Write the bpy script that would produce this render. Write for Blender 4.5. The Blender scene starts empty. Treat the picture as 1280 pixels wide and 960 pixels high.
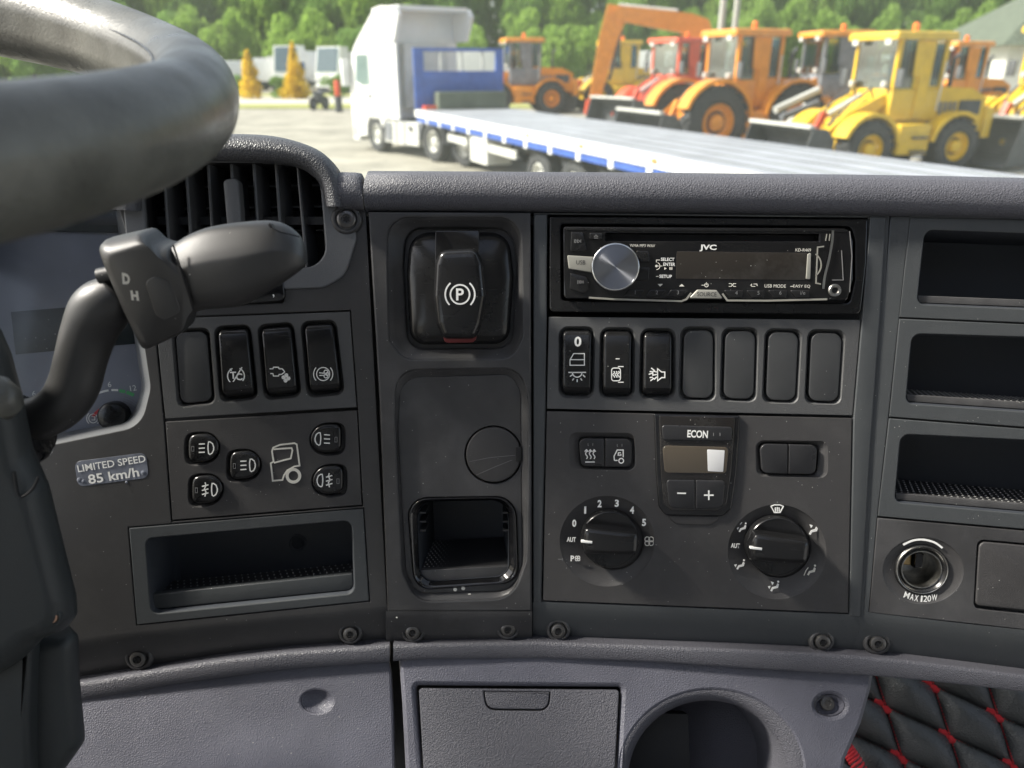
import bpy, math, random
from math import sin, cos, pi, radians, sqrt, atan2, exp
from mathutils import Vector, Matrix
from mathutils.geometry import delaunay_2d_cdt
rnd = random.Random(7)

# ------------------------------------------------------------------ camera, light, exposure
SC = bpy.context.scene
COL = SC.collection
F = 950.0
TH = radians(22.8)
CAM = Vector((0, 0, 2.3))
FWD = Vector((0, cos(TH), -sin(TH))); RGT = Vector((1, 0, 0)); DWN = Vector((0, -sin(TH), -cos(TH)))
cd = bpy.data.cameras.new('camera'); cam = bpy.data.objects.new('camera', cd); COL.objects.link(cam)
cam.location = CAM; cam.rotation_euler = (radians(90) - TH, 0, 0)
cd.sensor_width = 36; cd.lens = 36 * F / 1280; cd.clip_start = 0.01; cd.clip_end = 600
cd.dof.use_dof = True; cd.dof.focus_distance = 0.475; cd.dof.aperture_fstop = 8.5
SC.camera = cam
w = bpy.data.worlds.new('World'); SC.world = w; w.use_nodes = True
nt = w.node_tree; bg = nt.nodes['Background']
sk = nt.nodes.new('ShaderNodeTexSky'); sk.sky_type = 'NISHITA'; sk.sun_disc = False
SUN = Vector((-0.73, 0.035, 0.68)).normalized()      # towards the sun
sk.sun_elevation = math.asin(SUN.z); sk.sun_rotation = atan2(SUN.x, SUN.y)
sk.air_density = 1.0; sk.dust_density = 3.0; sk.ozone_density = 1.0
hs = nt.nodes.new('ShaderNodeHueSaturation'); hs.inputs['Saturation'].default_value = .6
nt.links.new(sk.outputs[0], hs.inputs['Color']); nt.links.new(hs.outputs[0], bg.inputs[0]); bg.inputs[1].default_value = 0.12
sd = bpy.data.lights.new('sun', 'SUN'); sd.energy = 4.0; sd.angle = radians(7); sd.color = (1, .95, .86)
so = bpy.data.objects.new('sun', sd); COL.objects.link(so); so.rotation_euler = SUN.to_track_quat('Z', 'Y').to_euler()
SC.view_settings.view_transform = 'Standard'; SC.view_settings.look = 'None'; SC.view_settings.exposure = 1.05
SC.view_settings.gamma = 1
SC.render.engine = 'CYCLES'
SC.cycles.max_bounces = 6; SC.cycles.transparent_max_bounces = 12; SC.cycles.caustics_reflective = False; SC.cycles.caustics_refractive = False

def ray(px, py): return FWD + RGT * ((px - 640) / F) + DWN * ((py - 480) / F)
def at_z(px, py, z):                                # where the sight line meets the level z
    d = ray(px, py); return CAM + d * ((z - CAM.z) / d.z)
def at_y(px, py, y):
    d = ray(px, py); return CAM + d * ((y - CAM.y) / d.y)

# ------------------------------------------------------------------ frames: planes of the dashboard
class Frame:
    def __init__(s, origin, yaw, tilt):
        a, t = radians(yaw), radians(tilt)
        s.X = Vector((cos(a), sin(a), 0)); fh = Vector((-sin(a), cos(a), 0))
        s.Y = Vector((0, 0, 1)) * cos(t) + fh * sin(t); s.Z = s.X.cross(s.Y)
        s.O = Vector(origin)
        s.R = Matrix((s.X, s.Y, s.Z)).transposed()
    def L(s, px, py, z=0.0):                        # z in mm -> local (u, v) metres
        d = ray(px, py); o = s.O + s.Z * (z / 1000)
        p = CAM + d * ((o - CAM).dot(s.Z) / d.dot(s.Z)); q = p - s.O
        return (q.dot(s.X), q.dot(s.Y))
    def P(s, px, py, z=0.0):
        u, v = s.L(px, py, z); return s.O + s.X * u + s.Y * v + s.Z * (z / 1000)

def dep(px, py, d): return CAM + ray(px, py) * d
TILT = 17
FC = Frame(dep(880, 330, .474), -3.5, TILT)
FB = Frame(FC.P(666, 530), 0, TILT)
FA = Frame(FB.P(458, 530), 5.5, TILT)
FD = Frame(FC.P(1095, 530), -8, TILT)

# ------------------------------------------------------------------ materials
MATS = {}
def mat(name, col, rough=.5, metal=0, grain=None, dust=0, spec=.5, coat=0, mottle=0, aniso=0, trans=0, rvar=0, obj=True, dustcol=(.45, .45, .42), scr=0):
    m = bpy.data.materials.new(name); m.use_nodes = True; t = m.node_tree; N, L = t.nodes, t.links
    b = N['Principled BSDF']; b.inputs['Base Color'].default_value = (*col, 1); b.inputs['Roughness'].default_value = rough
    b.inputs['Metallic'].default_value = metal; b.inputs['Specular IOR Level'].default_value = spec
    b.inputs['Coat Weight'].default_value = coat; b.inputs['Coat Roughness'].default_value = .08
    if trans: b.inputs['Transmission Weight'].default_value = trans
    if aniso:
        b.inputs['Anisotropic'].default_value = aniso
        b.inputs['Anisotropic Rotation'].default_value = .25
        tg = N.new('ShaderNodeTangent'); tg.direction_type = 'RADIAL'; tg.axis = 'Z'; L.new(tg.outputs[0], b.inputs['Tangent'])
    tc = N.new('ShaderNodeTexCoord'); co = tc.outputs['Object']
    def noise(sc, det=3, ro=.55):
        n = N.new('ShaderNodeTexNoise'); n.inputs['Scale'].default_value = sc; n.inputs['Detail'].default_value = det
        n.inputs['Roughness'].default_value = ro; L.new(co, n.inputs[0]); return n.outputs[0]
    def mapr(x, a, c, d, e):
        r = N.new('ShaderNodeMapRange'); r.inputs[1].default_value = a; r.inputs[2].default_value = c
        r.inputs[3].default_value = d; r.inputs[4].default_value = e; L.new(x, r.inputs[0]); return r.outputs[0]
    def mix(f, a, c):
        x = N.new('ShaderNodeMix'); x.data_type = 'RGBA'
        L.new(f, x.inputs[0])
        for s, i in ((a, 6), (c, 7)):
            if isinstance(s, tuple): x.inputs[i].default_value = (*s, 1)
            else: L.new(s, x.inputs[i])
        return x.outputs[2]
    colo = col
    if mottle:
        f = mapr(noise(mottle, 4, .6), .35, .68, 0, 1)
        colo = mix(f, tuple(c * .72 for c in col), tuple(min(1, c * 1.3) for c in col))
    if dust:                                         # sparse pale specks, plus a faint film in patches
        v = N.new('ShaderNodeTexVoronoi'); v.inputs['Scale'].default_value = 330; L.new(co, v.inputs[0])
        big = mapr(noise(900, 1), .3, .8, .03, .13)
        lt = N.new('ShaderNodeMath'); lt.operation = 'LESS_THAN'; L.new(v.outputs['Distance'], lt.inputs[0]); L.new(big, lt.inputs[1])
        sepc = N.new('ShaderNodeSeparateColor'); L.new(v.outputs['Color'], sepc.inputs[0])
        gt = N.new('ShaderNodeMath'); gt.operation = 'GREATER_THAN'; L.new(sepc.outputs[0], gt.inputs[0]); gt.inputs[1].default_value = 1 - .40 * dust
        mu = N.new('ShaderNodeMath'); mu.operation = 'MULTIPLY'; L.new(lt.outputs[0], mu.inputs[0]); L.new(gt.outputs[0], mu.inputs[1])
        film = mapr(noise(26, 5, .7), .5, .85, 0, .10 * dust)
        ad = N.new('ShaderNodeMath'); ad.operation = 'MAXIMUM'; L.new(mu.outputs[0], ad.inputs[0]); L.new(film, ad.inputs[1])
        colo = mix(ad.outputs[0], colo if not isinstance(colo, tuple) else colo, dustcol)
    if scr:                                          # fine scratches
        mp = N.new('ShaderNodeMapping'); mp.inputs['Rotation'].default_value = (0, 0, .5); mp.inputs['Scale'].default_value = (60, 900, 60)
        L.new(co, mp.inputs[0]); n = N.new('ShaderNodeTexNoise'); n.inputs['Scale'].default_value = 1; n.inputs['Detail'].default_value = 2; L.new(mp.outputs[0], n.inputs[0])
        colo = mix(mapr(n.outputs[0], .70, .74, 0, scr), colo, (.35, .35, .33))
    if not isinstance(colo, tuple): L.new(colo, b.inputs['Base Color'])
    if rvar: L.new(mapr(noise(38, 5, .65), .3, .7, max(.02, rough - rvar), rough + rvar), b.inputs['Roughness'])
    if grain:
        kind, sc, st, dist = grain
        bp = N.new('ShaderNodeBump'); bp.inputs['Strength'].default_value = st; bp.inputs['Distance'].default_value = dist
        if kind == 'fine': L.new(noise(sc, 3, .6), bp.inputs['Height'])
        elif kind == 'leather':
            nn = N.new('ShaderNodeTexNoise'); nn.inputs['Scale'].default_value = sc * .8; L.new(co, nn.inputs[0])
            va = N.new('ShaderNodeVectorMath'); va.operation = 'MULTIPLY_ADD'
            L.new(nn.outputs[1], va.inputs[0]); va.inputs[1].default_value = (1.0 / sc,) * 3; L.new(co, va.inputs[2])
            v = N.new('ShaderNodeTexVoronoi'); v.feature = 'DISTANCE_TO_EDGE'; v.inputs['Scale'].default_value = sc; L.new(va.outputs[0], v.inputs[0])
            L.new(mapr(v.outputs['Distance'], 0, .32, 0, 1), bp.inputs['Height'])
        L.new(bp.outputs[0], b.inputs['Normal'])
    MATS[name] = m; return m

fine = ('fine', 1500, .35, .0004)
mat('warm_black_plastic', (.054, .053, .053), .42, grain=fine, dust=.5, rvar=.05)
mat('cool_black_plastic', (.062, .067, .070), .42, grain=fine, dust=.4, rvar=.05)
mat('column_plastic', (.059, .058, .059), .38, grain=fine, dust=.6, rvar=.08, mottle=14, scr=.06)
mat('panel_plastic', (.052, .050, .050), .50, grain=('fine', 1900, .5, .0004), dust=.6)
mat('bright_panel_plastic', (.088, .089, .090), .42, grain=('fine', 1300, .6, .0004), dust=.4, rvar=.05)
mat('blank_plastic', (0.0525, 0.054, 0.0555), .45, grain=('fine', 2600, .3, .0003), dust=.3)
mat('gloss_black', (.008, .008, .009), .13, dust=.35, coat=.3)
mat('lens_black', (.016, .014, .013), .10, dust=.9, coat=.5)
mat('satin_black', (.012, .012, .0125), .22, dust=.3, rvar=.05, scr=.05)
mat('button_black', (.026, .026, .028), .30, dust=.3, rvar=.04)
mat('deep_black', (.010, .010, .011), .6)
mat('cavity_black', (.042, .047, .056), .5, grain=fine)
mat('rubber_mat', (.026, .026, .028), .45)
mat('stud_rubber', (.30, .30, .29), .4)
mat('pad_grey', (.105, .106, .122), .5, grain=('leather', 640, .38, .0008), rvar=.05)
mat('hood_grey', (.095, .097, .105), .40, grain=('leather', 620, .42, .0009))
mat('lip_grey', (.090, .090, .104), .45, grain=('leather', 760, .5, .0006))
mat('lavender_plastic', (.100, .101, .126), .46, grain=('leather', 720, .36, .0006), mottle=5, rvar=.06, dust=.3)
mat('door_plastic', (.095, .095, .112), .46, grain=('fine', 1100, 1.0, .0014))
mat('vent_grey', (0.136, 0.1408, 0.1472), .36, grain=('fine', 1400, .5, .0004))
mat('slat_grey', (0.0825, 0.0855, 0.09), .34)
mat('print_white', (.88, .88, .85), .5)
mat('print_cream', (.80, .78, .70), .5)
mat('print_dark', (.03, .03, .03), .5)
mat('print_grey', (.20, .20, .20), .5)
mat('steel', (.42, .41, .38), .35, metal=1, mottle=200)
mat('screw_black', (.15, .145, .14), .34, metal=.85)
mat('copper_screw', (.55, .34, .24), .35, metal=.8)
mat('brushed_metal', (.30, .31, .34), .30, metal=1, aniso=.95)
mat('chrome', (.75, .76, .75), .14, metal=1)
mat('silver_paint', (.42, .41, .36), .35, metal=.35)
mat('navy_dial', (.215, .225, .265), .45, dust=.4, mottle=6)
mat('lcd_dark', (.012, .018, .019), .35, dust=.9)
mat('amber_lcd', (.030, .026, .022), .18, dust=1)
mat('label_blue', (.17, .185, .225), .38, mottle=90)
mat('wheel_leather', (.135, .135, .118), .36, grain=('leather', 330, .10, .0008), mottle=34, rvar=.12, scr=.12)
mat('stalk_plastic', (.023, .0228, .0222), .46, spec=.9, grain=('fine', 2200, .22, .0003), dust=.25, rvar=.04)
mat('shroud_plastic', (.034, .039, .040), .45, grain=fine)
mat('red_translucent', (.16, .02, .02), .3)
mat('brass', (.60, .44, .22), .35, metal=.9, mottle=300)
mat('black_leather', (.072, .075, .075), .27, grain=('leather', 480, .45, .0007))
mat('red_thread', (.72, .03, .04), .6)
mat('reflection_white', (.7, .7, .7), .4)  # pale tone of the reflection painted on the heater display

def seethru(name, tint, mixf):
    m = bpy.data.materials.new(name); m.use_nodes = True; N = m.node_tree.nodes; L = m.node_tree.links; N.clear()
    o = N.new('ShaderNodeOutputMaterial'); a = N.new('ShaderNodeBsdfTransparent'); a.inputs[0].default_value = (*tint, 1); g_ = N.new('ShaderNodeBsdfGlossy'); g_.inputs['Roughness'].default_value = .06
    x = N.new('ShaderNodeMixShader'); x.inputs[0].default_value = mixf; L.new(a.outputs[0], x.inputs[1]); L.new(g_.outputs[0], x.inputs[2]); L.new(x.outputs[0], o.inputs[0]); MATS[name] = m
# ------------------------------------------------------------------ mesh builder
def area2(o): return sum(o[i][0] * o[(i + 1) % len(o)][1] - o[(i + 1) % len(o)][0] * o[i][1] for i in range(len(o))) / 2
def rp(pts, r=0, seg=5):                             # polygon with rounded corners
    n = len(pts); rs = r if isinstance(r, (list, tuple)) else [r] * n; out = []
    for i in range(n):
        p = Vector(pts[i][:2]); a = Vector(pts[i - 1][:2]) - p; b = Vector(pts[(i + 1) % n][:2]) - p
        rr = rs[i]
        if rr <= 0: out.append(tuple(p)); continue
        la, lb = a.length, b.length; a.normalize(); b.normalize()
        half = a.angle(b) / 2
        d = min(rr / max(math.tan(half), .05), la * .48, lb * .48)
        p0 = p + a * d; p1 = p + b * d
        for k in range(seg + 1):
            t = k / seg; c = .9
            # rational quadratic arc through the corner
            wgt = sin(half); q = (p0 * (1 - t) ** 2 + p * (2 * t * (1 - t) * wgt) + p1 * t * t) / ((1 - t) ** 2 + 2 * t * (1 - t) * wgt + t * t)
            out.append(tuple(q))
    return out
def off(o, d):                                       # inset (d > 0) in the polygon's own units
    n = len(o); s = 1 if area2(o) > 0 else -1; out = []
    for i in range(n):
        p0, p1, p2 = Vector(o[i - 1]), Vector(o[i]), Vector(o[(i + 1) % n])
        e1 = (p1 - p0); e2 = (p2 - p1)
        if e1.length < 1e-9: e1 = e2
        if e2.length < 1e-9: e2 = e1
        e1.normalize(); e2.normalize()
        n1 = Vector((-e1.y, e1.x)) * s; n2 = Vector((-e2.y, e2.x)) * s
        m = n1 + n2; L2 = m.length
        if L2 < .3: m = n1; f = 1
        else: m = m / L2; f = min(1 / max(m.dot(n1), .4), 1.6)
        out.append(tuple(p1 + m * d * f))
    return out
def scl(o, k):
    cx = sum(p[0] for p in o) / len(o); cy = sum(p[1] for p in o) / len(o); return [(cx + (u - cx) * k, cy + (v - cy) * k) for u, v in o]
def circ(cx, cy, rx, ry=None, n=40, a0=0): 
    ry = rx if ry is None else ry
    return [(cx + rx * cos(a0 + 2 * pi * k / n), cy + ry * sin(a0 + 2 * pi * k / n)) for k in range(n)]

def inside(c, poly):
    r = False; x, y = c[0], c[1]; n = len(poly); j = n - 1
    for i in range(n):
        xi, yi = poly[i]; xj, yj = poly[j]
        if (yi > y) != (yj > y) and x < (xj - xi) * (y - yi) / (yj - yi) + xi: r = not r
        j = i
    return r
class MB:
    def __init__(s): s.v = []; s.f = []
    def add(s, vs, fs):
        b = len(s.v); s.v += [tuple(x) for x in vs]; s.f += [tuple(b + i for i in f) for f in fs]
    def loft(s, loops, c0=False, c1=True, closed=True):
        n = len(loops[0]); vs = [p for l in loops for p in l]; fs = []
        for k in range(len(loops) - 1):
            for i in range(n if closed else n - 1):
                j = (i + 1) % n; fs.append((k * n + i, k * n + j, (k + 1) * n + j, (k + 1) * n + i))
        if c0: fs.append(tuple(reversed(range(n))))
        if c1: fs.append(tuple((len(loops) - 1) * n + i for i in range(n)))
        s.add(vs, fs); return s
    # z in mm from here on; o = outline of (u, v) in metres
    def stack(s, levels, c0=False, c1=True):         # levels: (outline, z_mm or function of (u, v))
        s.loft([[(u, v, (z(u, v) if callable(z) else z) / 1000) for u, v in o] for o, z in levels], c0, c1); return s
    def slab(s, o, z0, z1, b=.6, seg=3, back=True):
        if area2(o) < 0: o = o[::-1]
        lv = [(o, z0), (o, z1 - b)]
        for k in range(1, seg + 1):
            a = k / seg * pi / 2; lv.append((off(o, b / 1000 * (1 - cos(a))), z1 - b + b * sin(a)))
        s.stack(lv, back, True); return s
    def plate(s, o, holes, z0, z1, b=.5):
        if area2(o) < 0: o = o[::-1]
        hs = [h[::-1] if area2(h) > 0 else h for h in holes]
        oi = off(o, b / 1000); hi = [off(h, -b / 1000) for h in hs]
        s.stack([(o, z0), (o, z1 - b), (off(o, b * .3 / 1000), z1 - b * .3), (oi, z1)], False, False)
        for h, h2 in zip(hs, hi):
            s.stack([(h, z0), (h, z1 - b), (off(h, -b * .3 / 1000), z1 - b * .3), (h2, z1)], False, False)
        for z, A, B in ((z1, oi, hi), (z0, o, hs)):
            pts, edges = [], []
            for l in [A] + B:
                b0 = len(pts); pts += [Vector(p) for p in l]; edges += [(b0 + i, b0 + (i + 1) % len(l)) for i in range(len(l))]
            r = delaunay_2d_cdt([p * 1000 for p in pts], edges, [], 0, 1e-5)
            V2 = [v / 1000 for v in r[0]]; fs = []
            for t in r[2]:
                c = (V2[t[0]] + V2[t[1]] + V2[t[2]]) / 3
                if not inside(c, A) or any(inside(c, h) for h in B): continue
                up = (V2[t[1]] - V2[t[0]]).cross(V2[t[2]] - V2[t[0]]) > 0
                t = tuple(t); fs.append(t if up == (z == z1) else t[::-1])
            s.add([(p.x, p.y, z / 1000) for p in V2], fs)
        return s
    def box(s, x0, x1, y0, y1, z0, z1):
        vs = [(x, y, z) for z in (z0, z1) for y in (y0, y1) for x in (x0, x1)]
        s.add(vs, [(0, 2, 3, 1), (4, 5, 7, 6), (0, 1, 5, 4), (2, 6, 7, 3), (0, 4, 6, 2), (1, 3, 7, 5)]); return s
    def poly(s, pts, axis, a, b):                    # prism along an axis (0 x, 1 y, 2 z) from a to b; pts in the other two
        def q(p, t): l = list(p); l.insert(axis, t); return tuple(l)
        n = len(pts)
        s.add([q(p, a) for p in pts] + [q(p, b) for p in pts],
              [tuple(range(n)), tuple(range(2 * n - 1, n - 1, -1))] + [(i, n + i, n + (i + 1) % n, (i + 1) % n) for i in range(n)]); return s
    def lathe(s, cx, cy, prof, n=40, sx=1, sy=1, c0=False, c1=True):  # profile (r_mm, z_mm), centre metres
        s.loft([[(cx + r / 1000 * cos(2 * pi * k / n) * sx, cy + r / 1000 * sin(2 * pi * k / n) * sy, z / 1000) for k in range(n)] for r, z in prof], c0, c1); return s
    def tube(s, pts, rad, n=14, caps=True, sq=None):  # rad: number or list, metres
        pts = [Vector(p) for p in pts]; m = len(pts); rad = rad if isinstance(rad, (list, tuple)) else [rad] * m
        ups = None; loops = []
        for i, p in enumerate(pts):
            t = (pts[min(i + 1, m - 1)] - pts[max(i - 1, 0)]).normalized()
            if ups is None: ups = t.orthogonal().normalized()
            ups = (ups - t * ups.dot(t)).normalized(); v = t.cross(ups)
            loops.append([tuple(p + (ups * cos(2 * pi * k / n) + v * sin(2 * pi * k / n)) * rad[i]) for k in range(n)])
        s.loft(loops, caps, caps); return s
    def ribbon(s, strokes, wd, z, h=.12):            # strokes: lists of (u, v) metres; wd metres
        for st in strokes:
            cl = len(st) > 2 and (Vector(st[0]) - Vector(st[-1])).length < 1e-6
            pts = [Vector(p) for p in (st[:-1] if cl else st)]; n = len(pts); Lp, Rp = [], []
            for i in range(n):
                a = pts[i - 1] if (i or cl) else pts[0]; b = pts[(i + 1) % n] if (i < n - 1 or cl) else pts[-1]
                e1 = (pts[i] - a); e2 = (b - pts[i])
                if e1.length < 1e-9: e1 = e2
                if e2.length < 1e-9: e2 = e1
                e1.normalize(); e2.normalize(); t = e1 + e2
                t = t.normalized() if t.length > .2 else e1
                nn = Vector((-t.y, t.x)); f = min(1 / max(nn.dot(Vector((-e1.y, e1.x))), .5), 1.8)
                Lp.append(pts[i] + nn * wd / 2 * f); Rp.append(pts[i] - nn * wd / 2 * f)
            vs = [(p.x, p.y, z / 1000 + h / 1000) for p in Lp] + [(p.x, p.y, z / 1000 + h / 1000) for p in Rp]
            vs += [(x, y, z / 1000 - h / 1000) for x, y, _ in vs]
            fs = []
            for i in range(n if cl else n - 1):
                j = (i + 1) % n; fs += [(i, n + i, n + j, j), (2 * n + i, 2 * n + j, 3 * n + j, 3 * n + i), (i, j, 2 * n + j, 2 * n + i), (n + j, n + i, 3 * n + i, 3 * n + j)]
            s.add(vs, fs)
        return s
    def filled(s, o, z, h=.12):
        s.slab(o, z - h, z + h, .02, 1); return s
    def mesh(s, name, smooth=38):
        me = bpy.data.meshes.new(name); me.from_pydata(s.v, [], s.f); me.update()
        if smooth:
            me.polygons.foreach_set('use_smooth', [True] * len(me.polygons)); me.set_sharp_from_angle(angle=radians(smooth))
        return me

def link(name, me, m, parent=None, label=None, kind=None):
    o = bpy.data.objects.new(name, me); COL.objects.link(o)
    if me is not None and m is not None and not me.materials: me.materials.append(MATS[m])
    if parent is not None: o.parent = parent
    if label: o['label'] = label
    if kind: o['kind'] = kind
    return o

class T:                                             # a thing standing on a frame
    def __init__(s, fr, px, py, name, label, cat, z=0, group=None, kind=None):
        s.fr = fr; u, v = fr.L(px, py, z); s.o = (u, v, z / 1000); s.z0 = z
        e = bpy.data.objects.new(name, None); COL.objects.link(e); s.e = e
        e.matrix_world = Matrix.Translation(fr.P(px, py, z)) @ fr.R.to_4x4()
        e.empty_display_size = .01
        if kind: e['kind'] = kind
        if label: e['label'] = label; e['category'] = cat
        if group: e['group'] = group
    # everything below works in thing-local metres; z given in frame mm
    def p(s, px, py, zref=0): u, v = s.fr.L(px, py, zref); return (u - s.o[0], v - s.o[1])
    def out(s, pts, zref=0, r=0, seg=5):
        return [s.p(x, y, zref) for x, y in rp(pts, r, seg)]
    def pc(s, px, py, rpx, zref=0, ry=None, n=40):
        return [s.p(x, y, zref) for x, y in circ(px, py, rpx, ry, n)][::-1]
    def part(s, name, mb, m, parent=None, label=None, smooth=38, kind=None):
        zz = s.z0 / 1000
        mb.v = [(x, y, z - zz) for x, y, z in mb.v]
        return link(name, mb.mesh(name, smooth), m, parent or s.e, label, kind)
    def icon(s, strokes, wpx, z, m='print_white', parent=None, name='symbol', fills=(), cx=0, cy=0, k=1.0):
        mb = MB(); sc = s.fr_scale()
        S = [[s.p(cx + x * k, cy + y * k, z) for x, y in st] for st in strokes]
        mb.ribbon(S, wpx * sc, z + .03)
        for f in fills: mb.filled([s.p(cx + x * k, cy + y * k, z) for x, y in f], z + .03)
        return s.part(name, mb, m, parent, smooth=0)
    def fr_scale(s): a = s.fr.L(640, 500); b = s.fr.L(650, 500); return (b[0] - a[0]) / 10
    def text(s, txt, px, py, hpx, z, m='print_white', wpx=None, rot=0, parent=None, bold=.0, name='lettering', shear=0):
        cu = bpy.data.curves.new('t', 'FONT'); cu.body = txt; cu.size = 1; cu.offset = bold; cu.extrude = .0; cu.shear = shear; cu.resolution_u = 3
        to = bpy.data.objects.new('t', cu); me = bpy.data.meshes.new_from_object(to); bpy.data.objects.remove(to)
        xs = [v.co.x for v in me.vertices]; ys = [v.co.y for v in me.vertices]
        cx, cy = (min(xs) + max(xs)) / 2, (min(ys) + max(ys)) / 2; hh = max(ys) - min(ys); ww = max(xs) - min(xs)
        sc = s.fr_scale(); sy = hpx * sc / hh; sx = wpx * sc / ww if wpx else sy
        c = s.p(px, py, z); r = radians(-rot); zz = (z + .12 - s.z0) / 1000
        for v in me.vertices:
            x, y = (v.co.x - cx) * sx, (v.co.y - cy) * sy
            v.co = (c[0] + x * cos(r) - y * sin(r), c[1] + x * sin(r) + y * cos(r), zz)
        me.materials.clear(); me.name = name
        return link(name, me, m, parent or s.e)

def arc(cx, cy, r, a0, a1, n=10, ry=None):
    ry = r if ry is None else ry
    return [(cx + r * cos(radians(a0 + (a1 - a0) * k / n)), cy + ry * sin(radians(a0 + (a1 - a0) * k / n))) for k in range(n + 1)]
def quad(q, s, t):                                   # bilinear in a pixel quad TL,TR,BR,BL
    (a, b, c, d) = q
    return tuple((a[i] * (1 - s) + b[i] * s) * (1 - t) + (d[i] * (1 - s) + c[i] * s) * t for i in (0, 1))
def grow(q, d): return [tuple(x) for x in off([p for p in q], -d)]

def screw(t, px, py, r=7.5, z=0, m='screw_black', head=2.2, boss=True, parent=None, zoff=0):
    c = t.p(px, py, z); k = t.fr_scale() * 1000
    R = r * k
    if boss:
        b = MB().lathe(c[0], c[1], [(R * 1.75, z - 2.4), (R * 1.6, z - .4), (R * 1.4, z + .35), (R * 1.25, z + .3), (R * 1.12, z - .3), (R * 1.05, z - 1.6), (R * .3, z - 1.8)], 28)
        t.part('screw_boss', b, 'column_plastic', parent, smooth=70)
    h = MB().lathe(c[0], c[1], [(R, z - 1.5), (R, z + head * .45), (R * .93, z + head * .8), (R * .75, z + head), (R * .52, z + head * 1.02), (R * .47, z + head * .3), (R * .1, z + head * .2)], 28)
    o = t.part('screw', h, m, parent)
    st = MB(); pts = [(c[0] + R / 1000 * (.40 if i % 2 else .26) * cos(pi * i / 6), c[1] + R / 1000 * (.40 if i % 2 else .26) * sin(pi * i / 6)) for i in range(12)]
    st.filled(pts, z + head * .5, .3); t.part('drive_recess', st, 'deep_black', o)
    return o
# ================================================================== DASHBOARD
def fr_at(x): return FA if x < 458 else FB if x < 666 else FC if x < 1093 else FD
def lerp_curve(c, x):
    for (x0, y0), (x1, y1) in zip(c, c[1:]):
        if x <= x1: return y0 + (y1 - y0) * (x - x0) / (x1 - x0)
    return c[-1][1]
C1 = [(-60, 880), (60, 857), (100, 850), (204, 833), (272, 822), (355, 812), (475, 803.5), (489, 802), (668, 798), (799, 803), (896, 806.6), (993, 811), (1060, 815), (1135, 821.5), (1210, 831), (1280, 840), (1420, 860)]
C2 = [(-60, 915), (60, 883), (100, 876), (217, 855), (355, 836), (489, 827), (500, 824), (668, 822.6), (799, 826), (944, 835.7), (1092, 844.5), (1160, 851), (1225, 858), (1280, 865), (1420, 884)]

def lw(t, P):                                        # world point -> the thing's mesh coordinates
    q = Vector(P) - t.fr.O; return (q.dot(t.fr.X) - t.o[0], q.dot(t.fr.Y) - t.o[1], q.dot(t.fr.Z))

# --- body behind all modules
t = T(FB, 640, 600, 'dashboard_carcass', 'dark hollow carcass behind all the dashboard modules, seen only through the joints', 'dashboard')
b = MB()
b.box(-.55, .55, -.090, .190, -.150, -.145)
b.box(-.55, .55, .164, .169, -.144, -.006); b.box(-.55, .55, -.090, -.086, -.144, -.02)
b.box(-.55, .55, -.118, -.0905, -.03, -.02)
b.box(-.555, -.551, -.09, .190, -.150, .0); b.box(.551, .555, -.09, .190, -.150, .0)
t.part('shell', b, 'deep_black')

# --- top pad
def pad_profile(P, fr, k=1.0):
    pr = [(-1, -9), (-.4, 2), (.8, 5.5), (4, 8.5), (9, 10.2), (15, 9.6), (20, 6.4), (23, 1.2), (24.6, -5), (25, -14), (24, -30), (19, -60), (6, -110), (-20, -190)]
    return [P + fr.Y * (v * k / 1000) + fr.Z * (z / 1000) for v, z in pr]
t = T(FC, 870, 245, 'dashboard_top_pad', 'long grey grained soft pad running along the top of the dashboard under the windscreen', 'dashboard pad')
st = [(458.5, 263.5, FB), (461, 262, FB), (520, 262.2, FB), (600, 262.7, FB), (668, 263.3, FB), (760, 264, FC), (870, 265, FC), (980, 266.5, FC), (1090, 268, FC), (1180, 270, FD), (1280, 273, FD), (1420, 277, FD), (1600, 282, FD)]
loops = []
for i, (x, y, fr) in enumerate(st):
    pp = pad_profile(fr.P(x, y, 0), fr, 1 if i else .9)
    loops.append([lw(t, q) for q in pp])
b = MB().loft(loops, True, True); t.part('pad_skin', b, 'pad_grey', smooth=60)
t = T(FA, 443, 240, 'pad_end_piece', 'short grey grained pad block between the air vent hood and the long top pad', 'dashboard pad')
loops = []
for i, (x, y) in enumerate([(424, 262), (428, 261.5), (446, 262), (453, 262), (456, 263.5)]):
    pp = pad_profile(FA.P(x, y, 0), FA, (.93, .96, .96, .94, .82)[i]); loops.append([lw(t, q) for q in pp])
b = MB().loft(loops, True, True); t.part('pad_skin', b, 'pad_grey', smooth=60)

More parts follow.
